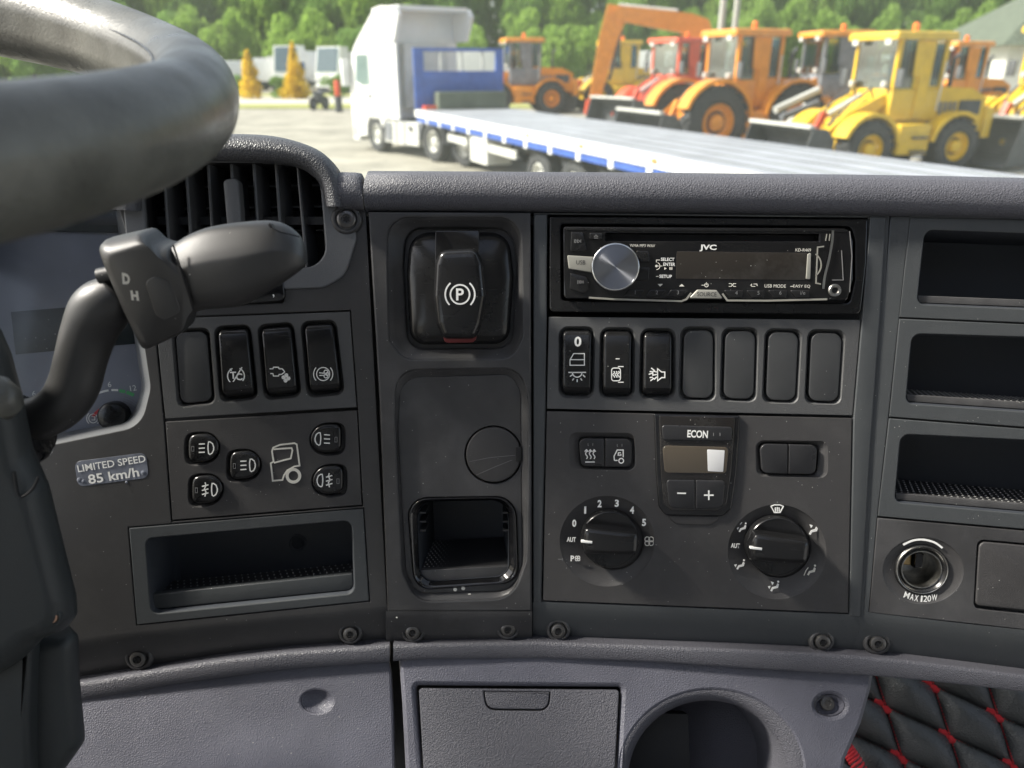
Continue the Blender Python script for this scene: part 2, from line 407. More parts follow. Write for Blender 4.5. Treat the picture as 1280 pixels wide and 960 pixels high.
# --- left carrier with instrument opening
def skirt(t, x0, x1, ytop, z1=-10, n=14, y1off=0):
    rows = []
    xs = [x0 + (x1 - x0) * i / n for i in range(n + 1)]
    for f in (-.05, 0, .15, .3, .45, .6, .75, .9, 1.0):
        z = .05 if f <= 0 else z1 * f ** 1.6
        row = []
        for x in xs:
            ya, yb = lerp_curve(ytop, x), lerp_curve(C1, x) + y1off
            u, v = t.p(x, ya + (yb - ya) * f, z); row.append((u, v, z / 1000))
        rows.append(row)
    rows.append([(u, v - .001, z - .012) for u, v, z in rows[-1]])
    return MB().loft(rows, False, False, closed=False)
TA = T(FA, 300, 560, 'left_dashboard_fascia', 'warm black fascia left of the centre column, around the instrument opening and headlight switches', 'dashboard fascia')
ytA = [(-60, 828), (60, 806), (100, 800), (170, 791), (300, 776), (465, 760), (487, 758)]
outA = TA.out([(-60, 228), (150, 236), (165, 212), (200, 196), (395, 196), (425, 240), (434, 261), (457, 262), (484, 758), (465, 760.5), (300, 776.5), (170, 791.5), (100, 800.5), (-60, 828.5)])
holeC = TA.out([(-50, 244), (146, 250), (160, 300), (188, 485), (176, 533), (46, 560), (-50, 580)], 0, [0, 6, 4, 40, 34, 10, 0], 6)
holeAV = TA.out([(163, 214), (398, 190), (408, 335), (357, 360), (355, 379), (190, 384)], 0, 4)
panA = [(192, 397), (438.5, 387.5), (447.5, 511), (454, 633), (213.5, 652.5), (204.5, 525)]
trayA = [(160, 659), (455, 634.5), (462.5, 752), (170, 782)]
b = MB().plate(outA, [holeC, holeAV, TA.out(panA), TA.out(trayA)], -5, 0, .5)
TA.part('fascia_plate', b, 'warm_black_plastic')
TA.part('lower_skirt', skirt(TA, -60, 487, ytA), 'warm_black_plastic', smooth=80)
hin = TA.out([(-56, 244), (142, 246), (150, 300), (178, 484), (166, 524), (40, 548), (-56, 570)], -25, [0, 6, 4, 36, 30, 10, 0], 6)
TA.part('instrument_bezel', MB().stack([(holeC, -.6), (off(holeC, .0008), -2), (hin, -24)], False, False), 'vent_grey')
screw(TA, 433, 274, 11, 2.2, 'screw_black', 1.4)
screw(TA, 173, 823, 10, -4.0, 'screw_black'); screw(TA, 438, 792, 9, -3.2, 'screw_black')

# --- instrument cluster
t = T(FA, 90, 430, 'instrument_cluster', 'navy instrument face with blank display and air pressure gauge, behind the gear stalk', 'instrument cluster', z=-25)
t.part('dial_face', MB().slab(t.out([(-60, 236), (175, 236), (200, 600), (-60, 600)], -25), -30, -25, .3), 'navy_dial')
t.part('upper_shade', MB().slab(t.out([(-60, 236), (170, 240), (170, 291), (60, 289), (-60, 296)], -22), -24.6, -22, .4), 'lcd_dark')  # dark slab standing in for hood shade and reflection above the dials
t.part('display', MB().slab(t.out([(13.5, 390), (181, 376), (187, 428), (19.5, 443)], -24.4), -25, -24.4, .2), 'lcd_dark')
t.icon([arc(143, 540, 52.5, 226, 262)], 2.6, -24.7, name='gauge_scale')
t.icon([arc(143, 540, 52.5, 266, 275, 4)], 2.6, -24.7, name='gauge_scale')
MATS_green = mat('gauge_green', (.10, .42, .16), .5); mat('gauge_red', (.65, .05, .06), .5)
t.icon([arc(143, 540, 52, 277, 285, 4), arc(143, 540, 52, 287, 298, 4)], 4, -24.7, 'gauge_green', name='green_band')
t.icon([arc(143, 540, 33, 215, 243, 4)], 3.6, -24.7, 'gauge_red', name='red_band')
t.icon([arc(116.5, 523, 5.6, 0, 360, 18), arc(116.5, 523, 8.2, -50, 50, 8), arc(116.5, 523, 8.2, 130, 230, 8), [(114.5, 525), (118.5, 525), (118.5, 521), (114.5, 520)]], 1.1, -24.7, 'print_white', name='brake_symbol')
t.text('6', 137, 480.5, 6.8, -24.7); t.text('12', 166.5, 485, 6.8, -24.7, rot=-6); t.text('6', 42.5, 492, 6.8, -24.7)
c = t.p(145, 519, -24)
t.part('reset_knob', MB().lathe(c[0], c[1], [(9.5, -25), (9.5, -19), (9, -17.2), (7.5, -16), (4, -15.4), (.3, -15.3)], 30), 'satin_black')
tk = MB()
tk.ribbon([[t.p(x, y, -24.7) for x, y in arc(143, 540, 46 - i * 3, 285, 312, 6)] for i in range(4)], .00018, -24.72)
t.part('fine_scale', tk, 'print_grey', smooth=0, kind='stuff')

lens = seethru('cluster_lens', (.95, .96, .97), .025)
t.part('clear_lens', MB().slab(t.out([(-60, 240), (174, 242), (180, 300), (184, 480), (170, 532), (40, 556), (-60, 572)], -13), -14, -13, .2), 'cluster_lens')
# --- sticker
t = T(FA, 140, 587, 'speed_limit_sticker', 'blue-grey foil sticker reading LIMITED SPEED 85 km/h below the instruments', 'sticker')
t.part('foil', MB().slab(t.out([(93, 577), (182.5, 565.5), (186, 597), (97.5, 608.5)], 0, 8), .02, .16, .04, 1), 'label_blue')
bb = MB()
for x, y, r in [(99, 600, 3.2), (179, 591, 3), (158, 603, 1.8), (104, 602, 2.6)]:
    c = t.p(x, y, .4); bb.lathe(c[0], c[1], [(r * .5, .14), (r * .42, .3), (r * .25, .42), (.05, .46)], 12)
t.part('air_bubble', bb, 'label_blue', smooth=80, kind='stuff')
t.text('LIMITED SPEED', 139.5, 579.5, 8.6, .25, 'print_white', 79, -6.5, bold=.012)
t.text('85 km/h', 142, 594.5, 11.5, .25, 'print_white', 59, -6.5, bold=.02)

# --- air vent
t = T(FA, 300, 275, 'air_vent', 'black slatted air vent with centre tab, hooded by grey grained padding beside the steering wheel', 'air vent')
hp_out = [(141, 262), (146, 225), (170, 188), (230, 172), (300, 167), (368, 176), (408, 196), (430, 222), (432, 262)]
def smooth_path(P, n=6):
    out = []
    for i in range(len(P) - 1):
        p0, p1, p2, p3 = [Vector(P[max(0, min(len(P) - 1, i + k))]) for k in (-1, 0, 1, 2)]
        for k in range(n):
            s_ = k / n
            out.append(tuple(.5 * ((2 * p1) + (p2 - p0) * s_ + (2 * p0 - 5 * p1 + 4 * p2 - p3) * s_ ** 2 + (3 * p1 - p0 - 3 * p2 + p3) * s_ ** 3)))
    out.append(tuple(P[-1])); return out
ho = smooth_path([(140, 262), (143, 235), (158, 205), (200, 180), (250, 170), (300, 167.5), (350, 171.5), (395, 186), (419, 207), (429, 232), (431, 258)])
hi = smooth_path([(176, 264), (178, 240), (186, 220), (212, 206), (255, 202), (300, 202), (345, 204), (374, 209), (395, 224), (403, 240), (407, 258)])
rows = []
for fz, z in ((1.0, 1.5), (.93, 6.5), (.75, 10), (.5, 11.5), (.25, 10), (.08, 5), (0, -2), (-.03, -12), (-.02, -40)):
    row = []
    for (a, c_) in zip(ho, hi):
        x = a[0] + (c_[0] - a[0]) * fz; y = a[1] + (c_[1] - a[1]) * fz
        u, v = t.p(x, y, max(z, -2)); row.append((u, v, z / 1000))
    rows.append(row)
rows.insert(0, [(u, v, -.004) for u, v, z in rows[0]])
t.part('padded_hood', MB().loft(rows, False, False, closed=False), 'hood_grey', smooth=80)
bo = t.out([(152, 240), (180, 200), (404, 196), (432, 262), (443, 268), (446, 300), (432, 345), (405, 360), (350, 362), (165, 372)], 1, [8, 20, 20, 3, 3, 10, 30, 26, 6, 10])
op = t.out([(176, 203), (398, 203), (409, 333), (188, 343)], 1, [16, 40, 26, 14], 7)
t.part('bezel', MB().plate(bo, [op], -3, 1.6, 1.1), 'vent_grey')
t.part('duct', MB().stack([(op, -1), (op, -12), (off(op, .001), -60)]), 'deep_black')
for i, (x0, y0, x1, y1) in enumerate([(204, 206, 214, 345), (232, 204, 242, 345), (260, 203, 269, 345), (289, 203, 297, 345), (317, 203, 326, 345), (345, 203, 354, 343), (372, 204, 384, 342)]):
    a0, a1 = t.p(x0, y0, -5), t.p(x1, y1, -5)
    b = MB(); wd = .0009
    b.loft([[(a0[0] - wd, a0[1], -.005), (a0[0], a0[1], -.0044), (a0[0] + wd, a0[1], -.005), (a0[0] + wd + .004, a0[1], -.024), (a0[0] - wd + .004, a0[1], -.024)],
            [(a1[0] - wd, a1[1], -.005), (a1[0], a1[1], -.0044), (a1[0] + wd, a1[1], -.005), (a1[0] + wd + .004, a1[1], -.024), (a1[0] - wd + .004, a1[1], -.024)]], True, True)
    t.part('slat', b, 'slat_grey')
for y in (235, 262, 292):
    a0, a1 = t.p(183, y, -30), t.p(405, y, -30)
    b = MB().box(a0[0], a1[0], a0[1] - .0006, a0[1] + .0006, -.045, -.028); t.part('rear_slat', b, 'slat_grey')
tabq = t.out([(278, 224), (297, 222), (303, 300), (285, 302)], 3, [6, 6, 3, 3])
t.part('tab', MB().slab(tabq, -8, 3, 1.6), 'vent_grey')
t.part('thumb_wheel', MB().slab(t.out([(248, 350), (354, 349), (357, 376), (250, 385)], 2.5, [4, 3, 8, 4]), -2, 2.4, 1.2), 'gloss_black')
t.text(',', 342, 370, 4, 2.5, 'print_white')

# --- rockers and blanks
def rocker(t, q, m='satin_black', lift=3.2, parent=None, label=None, top=.07):
    stn = [(0, -3, .80), (.012, 0, .86), (.035, 1.0, .94), (top, lift * .55, .985), (top + .02, lift * .66, 1), (.35, lift * .72, 1), (.6, lift * .85, 1.0), (.82, lift, 1.0), (.865, lift * 1.0, 1), (.885, lift * .92, .995), (.92, lift * .55, .98), (.97, -.2, .92), (1, -3, .84)]
    loops = []
    for f, z, wn in stn:
        l = Vector(quad(q, 0, f)); r = Vector(quad(q, 1, f)); c = (l + r) / 2; l = c + (l - c) * wn; r = c + (r - c) * wn
        a = Vector(t.p(l[0], l[1], 2)); d = Vector(t.p(r[0], r[1], 2)); w_ = (d - a); e = w_.normalized()
        pts = [(0, -6), (0, z - 1.6), (.0003, z - .7), (.0010, z - .12), (.0022, z)]
        lp = [a + e * x for x, _ in pts]; rr = [d - e * x for x, _ in reversed(pts)]
        zz = [z_ for _, z_ in pts]; zz = zz + zz[::-1]
        loops.append([(p.x, p.y, max(-7, z_) / 1000) for p, z_ in zip(lp + rr, zz)])
    b = MB().loft(loops, True, True)
    return t.part('rocker_switch', b, m, parent, label, smooth=50)
def rr_quad(t, q, d, z, r): return t.out(grow(q, d), z, r)
def well(t, q, grow_px=4.5, r=10):
    O = rr_quad(t, q, grow_px, 0, r); I = rr_quad(t, q, grow_px * .45, 0, r * .8)
    return O, MB().stack([(O, -.15), (off(O, .0004), -.8), (I, -2.6), (off(I, .0004), -7)])
def switch_quads(c_list, w, h, skew): return None

# left switch panel
pa1 = [(193, 398), (438, 388.5), (446.8, 510), (205.3, 524.3)]
t = T(FA, 320, 455, 'left_switch_panel', 'switch panel with one blank and three rockers, under the air vent', 'switch panel')
qs = [[(219, 416), (258, 414), (265, 501), (226, 505)], [(272, 412), (309, 410), (318, 495), (279, 499)], [(326, 410), (363, 407), (372, 492), (334, 496)], [(380, 406), (416, 404), (426, 489), (388, 493)]]
holes, wells = [], []
for q in qs: O, wl = well(t, q); holes.append(O); wells.append(wl)
t.part('panel_plate', MB().plate(t.out(off(pa1, 1.0)), holes, -4, -.1, .45), 'bright_panel_plastic')
for wl in wells: t.part('switch_well', wl, 'warm_black_plastic')
t.part('blank_cover', MB().slab(t.out(qs[0], -1, 10), -6, -1.0, .7), 'blank_plastic')
s1 = rocker(t, qs[1], lift=3.8, label='rocker with the traction control symbol, pressed down at the top'); s2 = rocker(t, qs[2], label='rocker with a vehicle outline and four-leaf symbol'); s3 = rocker(t, qs[3], label='rocker with the exhaust brake symbol')
zs = 3.5
t.icon([arc(0, 0, 10.5, 110, 245, 10), arc(0, 0, 10.5, -65, 65, 10), [(-7, 13), (7.5, -11)], [(-6, 11), (-4, 9.5), (-2, 11), (0, 9.5), (2, 11), (4, 9.5), (6, 11)], [(-7.4, -9), (-5.6, -6.5)], [(4.4, 9.5), (7, 8)]], 1.3, zs, parent=s1, cx=295, cy=470)
t.text('T', 291.5, 469, 8.5, zs, parent=s1, rot=0, bold=.03); t.text('C', 299, 471, 8.5, zs, parent=s1, bold=.03)
t.icon([[(-12, -5), (-8, -5), (-7, -7), (-1, -7), (0, -5), (4, -5), (7, -1)], [(-11, 1), (-8, 1), (-7, 4), (-1, 4), (0, 2), (3, 2), (7, -1)]], 1.3, zs - .1, parent=s2, cx=349, cy=466)
leaf = [[(cx + 2.6 * cos(a) , cy + 2.6 * sin(a)) for a in [i * pi / 5 for i in range(10)]] for cx, cy in ((8.5, 5.6), (12, 3.2), (14.6, 7), (11, 9.6))]
t.icon([], 1, zs - .1, parent=s2, cx=346, cy=466, fills=leaf)
t.icon([arc(0, 0, 8.2, 0, 360, 24), arc(0, 0, 12, -42, 42, 8), arc(0, 0, 12, 138, 222, 8), arc(3.4, -2.6, 2.4, 0, 360, 10), arc(3.4, 2.6, 2.4, 0, 360, 10), arc(5, 0, 2, 0, 360, 8), [(-5, -1.6), (1, -1)], [(-5, 1.8), (1, 1.6)]], 1.1, zs - .1, parent=s3, cx=404, cy=467.5)

# headlight panel
pa2 = [(205.6, 526.3), (447, 512.2), (453.2, 632), (214.2, 651)]
t = T(FA, 330, 580, 'light_switch_panel', 'headlight button panel with five round buttons and a white truck drawing', 'switch panel')
btn = [((254, 560), 0), ((306, 581.5), 0), ((258.5, 612), 0), ((407, 548.5), 1), ((409.5, 600.5), 1)]
def bshape(cx, cy, flip, g=0):
    s_ = -1 if flip else 1
    pts = []
    for k in range(36):
        a = 2 * pi * k / 36; ca, sa = cos(a), sin(a)
        n_ = 2.0 if ca * s_ > 0 else 4.2
        r_ = 1 / (abs(ca) ** n_ + abs(sa) ** n_) ** (1 / n_)
        pts.append((cx + (19 + g) * r_ * ca, cy + (17.5 + g) * r_ * sa - .06 * 18 * r_ * ca))
    return pts
holes = []
for (c, fl) in btn: holes.append(t.out(bshape(c[0] + (2.2 if fl else -1.2), c[1] + .6, fl, 3.2)))
t.part('panel_plate', MB().plate(t.out(off(pa2, .9)), holes, -4, -.1, .5), 'panel_plastic')
for (c, fl), O in zip(btn, holes):
    t.part('button_well', MB().stack([(O, -.3), (off(O, .0009), -2.0), (off(O, .0013), -5)]), 'panel_plastic')
    o_ = t.out(bshape(c[0], c[1], fl), 1.5)
    bo_ = t.part('push_button', MB().stack([(o_[::-1], -5), (o_[::-1], .3), (off(o_[::-1], .0003), .9), (off(o_[::-1], .0009), 1.35), (off(o_[::-1], .0022), 1.7), (off(o_[::-1], .0045), 1.85)]), 'satin_black')
    d = -1 if fl else 1; fog = c[1] > 595
    lamp = [(1.5 * d, -7.5), (3.5 * d, -7.6), (6.5 * d, -5.5), (8 * d, -1), (7.8 * d, 2.5), (6 * d, 6.3), (3.2 * d, 8), (1.6 * d, 7), (.9 * d, 2), (.8 * d, -3), (1.5 * d, -7.5)]
    lamp = [(x + 3.2 * d, y) for x, y in lamp]
    if fog: st_ = [[(-8 * d, y + 1.2 * d), (0, y - 1.0 * d)] for y in (-5, 0, 5)] + [[(-4 * d, -9), (-3 * d, -5), (-5 * d, -1), (-3 * d, 3), (-4.4 * d, 8.5)]]
    else: st_ = [[(-7.5 * d, y + .4), (0, y)] for y in (-5.2, 0, 5.2)]
    t.icon([lamp] + st_, 1.35, 1.95, parent=bo_, cx=c[0] + 2 * d, cy=c[1])
    t.icon([[(-1.4, -3), (1.4, -3), (1.4, 3), (-1.4, 3), (-1.4, -3)]], .6, 1.8, 'print_grey', parent=bo_, cx=c[0] - 13 * d, cy=c[1] + 1, name='indicator')
ci = [(340, 564), (341.5, 559.5), (350, 556), (368, 554), (371, 555.5), (374.5, 582), (368, 583), (359, 588), (355, 594), (353, 600), (341, 601), (338.5, 579), (342, 577), (340, 564)]
t.icon([ci, [(342, 561.5), (364.5, 560), (365.5, 563), (363.5, 573), (342.5, 578.5)], arc(366.8, 594.7, 7.6, 0, 360, 26)], 1.9, 0, 'print_cream', name='truck_drawing')
t.icon([arc(366.8, 594.7, 7.9, 0, 360, 26)], 3.6, .1, 'print_cream', name='truck_wheel_drawing')
mb = MB(); c = t.p(219, 518); 

# left storage tray
t = T(FA, 315, 708, 'left_storage_tray', 'framed open tray with dotted rubber floor below the headlight buttons', 'storage tray')
op = t.out([(181.5, 673), (440, 650), (443.5, 742), (188.5, 768)], 0, [9, 11, 11, 11])
t.part('frame', MB().plate(t.out(off(trayA, 1.2)), [op], -5, .2, .6), 'cool_black_plastic')
sc0 = off(op, .0009)
t.part('cavity', MB().stack([(op, -1), (sc0, -3), (sc0, -40), (scl(sc0, .95), -46)]), 'cavity_black')
lo = [t.p(189, 763, -2), t.p(442, 737, -2)]
t.part('front_sill', MB().slab(t.out([(190, 743), (441, 717), (442.5, 737), (191, 762)], -4, [3, 3, 8, 8]), -9, -4, .8), 'cool_black_plastic')
fl = MB(); fl.slab([(lo[0][0], lo[0][1] + .004), (lo[1][0], lo[1][1] + .004), (lo[1][0], lo[1][1] + .0058), (lo[0][0], lo[0][1] + .0058)], -39, -9, .2); t.part('rubber_mat', fl, 'rubber_mat')
def studs(t, A, B, vup, z0, z1, nx, nz, r=.0007, h=.0009):
    b = MB()
    for j in range(nz):
        z = z0 + (z1 - z0) * j / (nz - 1)
        for i in range(nx):
            f = (i + .5 * (j % 2) + .25) / nx
            x = A[0] + (B[0] - A[0]) * f; y = A[1] + (B[1] - A[1]) * f + vup
            ang = atan2(B[1] - A[1], B[0] - A[0])
            b.add([(x - r, y, z / 1000 - r), (x + r, y, z / 1000 - r), (x + r, y, z / 1000 + r), (x - r, y, z / 1000 + r), (x - r * .5, y + h, z / 1000 - r * .5), (x + r * .5, y + h, z / 1000 - r * .5), (x + r * .5, y + h, z / 1000 + r * .5), (x - r * .5, y + h, z / 1000 + r * .5)],
                  [(0, 1, 5, 4), (1, 2, 6, 5), (2, 3, 7, 6), (3, 0, 4, 7), (4, 5, 6, 7)])
    return t.part('studs', b, 'stud_rubber', smooth=0, kind='stuff')
studs(t, lo[0], lo[1], .0058, -11, -37, 30, 5, .0005, .0005)
c = t.p(372, 679, -45); t.part('moulded_ring', MB().lathe(c[0], c[1], [(6, -46), (6, -44.6), (5.3, -44.3), (4.6, -44.6), (4.6, -46)], 30), 'cavity_black')

# --- centre column
TB = T(FB, 575, 530, 'centre_column', 'tall narrow moulded column with the parking brake recess and a small cubby', 'dashboard fascia')
ytB = [(480, 764), (560, 764), (668, 764)]
outB = TB.out([(460, 264.5), (663.5, 265.5), (665, 764.5), (484.5, 764.5), (474, 500)], 2.5)
b1 = rp([(484, 272), (650, 272), (653, 420), (640, 448), (505, 449), (487, 425)], [26, 28, 12, 24, 24, 12], 6)
b2 = rp([(495, 463), (650, 461), (660, 500), (657, 700), (640, 748), (520, 752), (503, 715), (494, 520)], [26, 30, 20, 24, 34, 28, 22, 20], 6)
b = MB().plate(outB, [TB.out(b1, 2.5), TB.out(b2, 2.5)], -6, 2.5, 1.3)
TB.part('fascia_plate', b, 'column_plastic')
sk_ = skirt(TB, 483, 665, ytB, -9, 10)
sk_.v = [(x, y, z + .0025) for x, y, z in sk_.v]; TB.part('lower_skirt', sk_, 'column_plastic', smooth=80)
lv = []
i1 = rp([(506, 284), (640, 284), (646, 330), (641, 425), (628, 436), (520, 437), (508, 425), (503, 330)], [22, 24, 8, 16, 16, 16, 16, 8], 6)
# recess walls, same number of points in outer and inner outline
def resample(o, n=96):
    L_ = [0]
    for i in range(len(o)): L_.append(L_[-1] + (Vector(o[(i + 1) % len(o)]) - Vector(o[i])).length)
    out = []
    for k in range(n):
        s_ = L_[-1] * k / n; i = max(j for j in range(len(o)) if L_[j] <= s_ + 1e-12)
        f = (s_ - L_[i]) / max(L_[i + 1] - L_[i], 1e-9); a, c_ = Vector(o[i]), Vector(o[(i + 1) % len(o)]); out.append(tuple(a + (c_ - a) * f))
    return out
def align(o, ref):
    best = min(range(len(o)), key=lambda k: (Vector(o[k]) - Vector(ref[0])).length); o = o[best:] + o[:best]; return o
def rad_sample(o, n=96):
    cx = (min(p[0] for p in o) + max(p[0] for p in o)) / 2; cy = (min(p[1] for p in o) + max(p[1] for p in o)) / 2; out = []
    for k in range(n):
        a = 2 * pi * k / n; dx, dy = cos(a), sin(a); best = None
        for i in range(len(o)):
            (x1, y1), (x2, y2) = o[i], o[(i + 1) % len(o)]
            den = dx * (y2 - y1) - dy * (x2 - x1)
            if abs(den) < 1e-15: continue
            tt = ((x1 - cx) * (y2 - y1) - (y1 - cy) * (x2 - x1)) / den; ss = ((x1 - cx) * dy - (y1 - cy) * dx) / den
            if tt > 0 and -1e-6 <= ss <= 1 + 1e-6 and (best is None or tt > best): best = tt
        out.append((cx + dx * best, cy + dy * best))
    return out
def bridge(a, b_, levels):                           # blend outlines a -> b_ : levels (f, z)
    A, B = rad_sample(a), rad_sample(b_)
    return [([(p[0] + (q[0] - p[0]) * f, p[1] + (q[1] - p[1]) * f) for p, q in zip(A, B)], z) for f, z in levels]
O1 = TB.out(b1, 2.5); I1 = TB.out(i1, -2)
TB.part('recess_wall', MB().stack(bridge(O1, I1, [(-.02, 1.6), (.1, 1.2), (.35, -.6), (.7, -2.8), (.93, -3.8), (1, -4.4), (1.03, -9)]), False, True), 'column_plastic', smooth=60)
O2 = TB.out(b2, 2.5)
i2 = rp([(500, 472), (640, 468), (651, 490), (653, 706), (640, 738), (520, 742), (507, 715), (497, 540)], [26, 24, 16, 24, 30, 26, 22, 16], 6)
I2 = TB.out(i2, -2)
disc = circ(617, 568.5, 36, 36, 40)
cub = rp([(508, 622), (645, 620), (649, 728), (518, 738)], [24, 26, 20, 22], 7)
I2b = TB.out(i2, -2)
TB.part('recess_wall', MB().stack(bridge(O2, I2, [(-.02, 1.6), (.12, 1.3), (.45, -.2), (.8, -1.6), (1, -2.1), (1.01, -5)]), False, False), 'column_plastic', smooth=60)
hd = TB.pc(617, 568.5, 36.5, -2)
cubO = TB.out(cub, -2)
TB.part('recess_floor', MB().plate(off(I2b if area2(I2b) > 0 else I2b[::-1], .0001), [hd, cubO], -5, -1.9, .4), 'column_plastic')
screw(TB, 516, 790, 9.5, -2.2, 'screw_black'); screw(TB, 635, 786, 9.5, -2.2, 'screw_black')
mk = MB()
for x, y, r, z in ((587, 745, 3.4, -1.0), (569, 737, 2.6, -1.6), (579, 735.5, 2.6, -1.6), (496, 772, 1.2, 2.3)):
    c = TB.p(x, y, z); mk.lathe(c[0], c[1], [(r * .5, z - .1), (r * .42, z + .12), (.05, z + .2)], 10)
TB.part('dried_splash', mk, 'print_cream', kind='stuff')

t = T(FB, 617, 568, 'round_socket_cap', 'round black blanking cap with a hinge notch, set in the centre column', 'cap')
cc = t.pc(617, 568.5, 34.5, -1.2, n=48)
cc = [(min(u, t.p(649.5, 568, -1)[0]), v) for u, v in cc]
t.part('cap_disc', MB().slab(cc, -5, -1.0, 1.0), 'panel_plastic')
t.part('hinge_notch', MB().slab(t.out([(645, 559), (652, 559), (652, 577), (645, 577)], -.8), -3, -.75, .2), 'deep_black')
t.icon([[(587, 577), (612, 572), (644, 569)], [(595, 594), (620, 583), (640, 575)]], .5, -.98, 'print_grey', name='scratch')

t = T(FB, 578, 680, 'centre_cubby', 'small deep cubby with scuffed chrome-edged rim and dotted rubber floor', 'storage tray')
rim_o = cub; rim_i = rp([(520, 628), (636, 626), (637, 722), (524, 730)], [20, 22, 18, 18], 7)
RO, RI = t.out(rim_o, -1), t.out(rim_i, -1)
t.part('rim', MB().stack(bridge(off(RO if area2(RO) > 0 else RO[::-1], .0005), RI, [(0, -4), (0, -.6), (.05, .1), (.14, .35), (.25, .1), (.5, -1.3), (1, -4)]), False, False), 'gloss_black', smooth=60)
RI2 = off(RI if area2(RI) > 0 else RI[::-1], .0002)
RIb = t.out(rp([(532, 634), (622, 633), (622, 716), (538, 716)], 10, 7), -3)
t.part('cavity', MB().stack(bridge(RI2, RI2, [(0, -3.5)]) + bridge(RI2, [(x * .86, y * .92) for x, y in RI2], [(1, -62)])), 'cavity_black')
A_, B_ = t.p(524, 729, -4), t.p(637, 724, -4)
t.part('front_sill', MB().slab([(A_[0], A_[1]), (B_[0], B_[1]), (B_[0], B_[1] + .0085), (A_[0], A_[1] + .0085)], -9, -5, .6), 'column_plastic')
t.part('rubber_mat', MB().loft([[(A_[0], A_[1] + .001, -.009), (B_[0], B_[1] + .001, -.009), (B_[0] , B_[1] + .0085, -.009), (A_[0], A_[1] + .0085, -.009)], [(A_[0] + .005, A_[1] + .001, -.058), (B_[0] - .005, B_[1] + .001, -.058), (B_[0] - .005, B_[1] + .012, -.058), (A_[0] + .005, A_[1] + .012, -.058)]], True, True), 'rubber_mat')
sb = MB()
for j in range(13):
    z = -.011 - .0038 * j; yy = A_[1] + .0085 + (j * .0035 / 13)
    for i in range(18):
        f = (i + .5 * (j % 2) + .3) / 18.5; x = A_[0] + .002 + (B_[0] - A_[0] - .004) * f; r = .0006
        sb.add([(x - r, yy, z - r), (x + r, yy, z - r), (x + r, yy, z + r), (x - r, yy, z + r), (x, yy + .0011, z)], [(0, 1, 4), (1, 2, 4), (2, 3, 4), (3, 0, 4)])
t.part('studs', sb, 'stud_rubber', smooth=0, kind='stuff')
for s_, xx in ((1, 636), (-1, 525)):
    for y in (640, 651, 662):
        a = t.p(xx, y, -8); b = MB().box(a[0] - (.004 if s_ > 0 else 0), a[0] + (0 if s_ > 0 else .004), a[1] - .0006, a[1] + .0006, -.024, -.006); t.part('side_rib', b, 'button_black')

# --- parking brake
t = T(FB, 575, 360, 'parking_brake_lever', 'gloss black parking brake knob with a white P symbol standing in its recess', 'brake lever')
base = rp([(512, 290), (636, 290), (642, 345), (637, 420), (624, 430), (524, 431), (512, 420), (508, 345)], [26, 26, 8, 18, 18, 18, 18, 8], 6)
B0 = t.out(base, -2); 
B0 = B0 if area2(B0) > 0 else B0[::-1]
lvls = bridge(B0, [(u * .35, v * .5) for u, v in B0], [(0, -7), (0, -3.5), (.05, -1.8), (.14, -.4), (.3, 1.2), (.6, 2.6), (1, 3.2)])
t.part('base_shell', MB().stack(lvls), 'satin_black', smooth=60)
t.part('slot', MB().slab(t.out([(544, 288), (599, 288), (599, 345), (544, 345)], 4, [2, 2, 2, 2]), 0, 3.6, .5), 'gloss_black')
kx = rp([(549, 312), (596, 310), (604, 330), (608, 370), (602, 405), (594, 424), (553, 424), (545, 405), (541, 370), (543, 330)], [14, 14, 10, 10, 8, 10, 10, 8, 10, 10], 5)
K1 = t.out(kx, 24); K1 = K1 if area2(K1) > 0 else K1[::-1]
kn = t.part('knob', MB().stack([(off(K1, .003), 2), (off(K1, .0012), 8), (K1, 17), (K1, 20), (off(K1, .0006), 22.5), (off(K1, .0016), 24.2), (off(K1, .003), 25.2), (off(K1, .0055), 25.6)], True, True), 'satin_black', smooth=60)
t.icon([arc(575, 368, 12, 0, 360, 28), arc(575, 368, 18.5, -50, 45, 9), arc(575, 368, 18.5, 135, 230, 9)], 1.9, 25.7, parent=kn, name='brake_symbol')
t.text('P', 575, 368, 14, 25.6, parent=kn, bold=.02)
red = t.out([(553, 417), (596, 416), (594, 428), (556, 429)], 19, [2, 2, 6, 6]); t.part('red_band', MB().slab(red, 12, 19.5, .8), 'red_translucent', parent=kn)

# --- strips between the sections
def strip(fr, pts, name, label, z, m, z0=-6, b_=.8, lx=0):
    t = T(fr, sum(p[0] for p in pts) / len(pts), sum(p[1] for p in pts) / len(pts), name, label, 'trim strip')
    t.part('strip_body', MB().slab(t.out(pts, z), z0, z, b_), m); return t
strip(FC, [(667.5, 268), (684, 268), (683.5, 394), (681, 514), (676.5, 753), (666.5, 753)], 'trim_strip', 'narrow vertical trim strip between the centre column and the radio section', .6, 'cool_black_plastic')

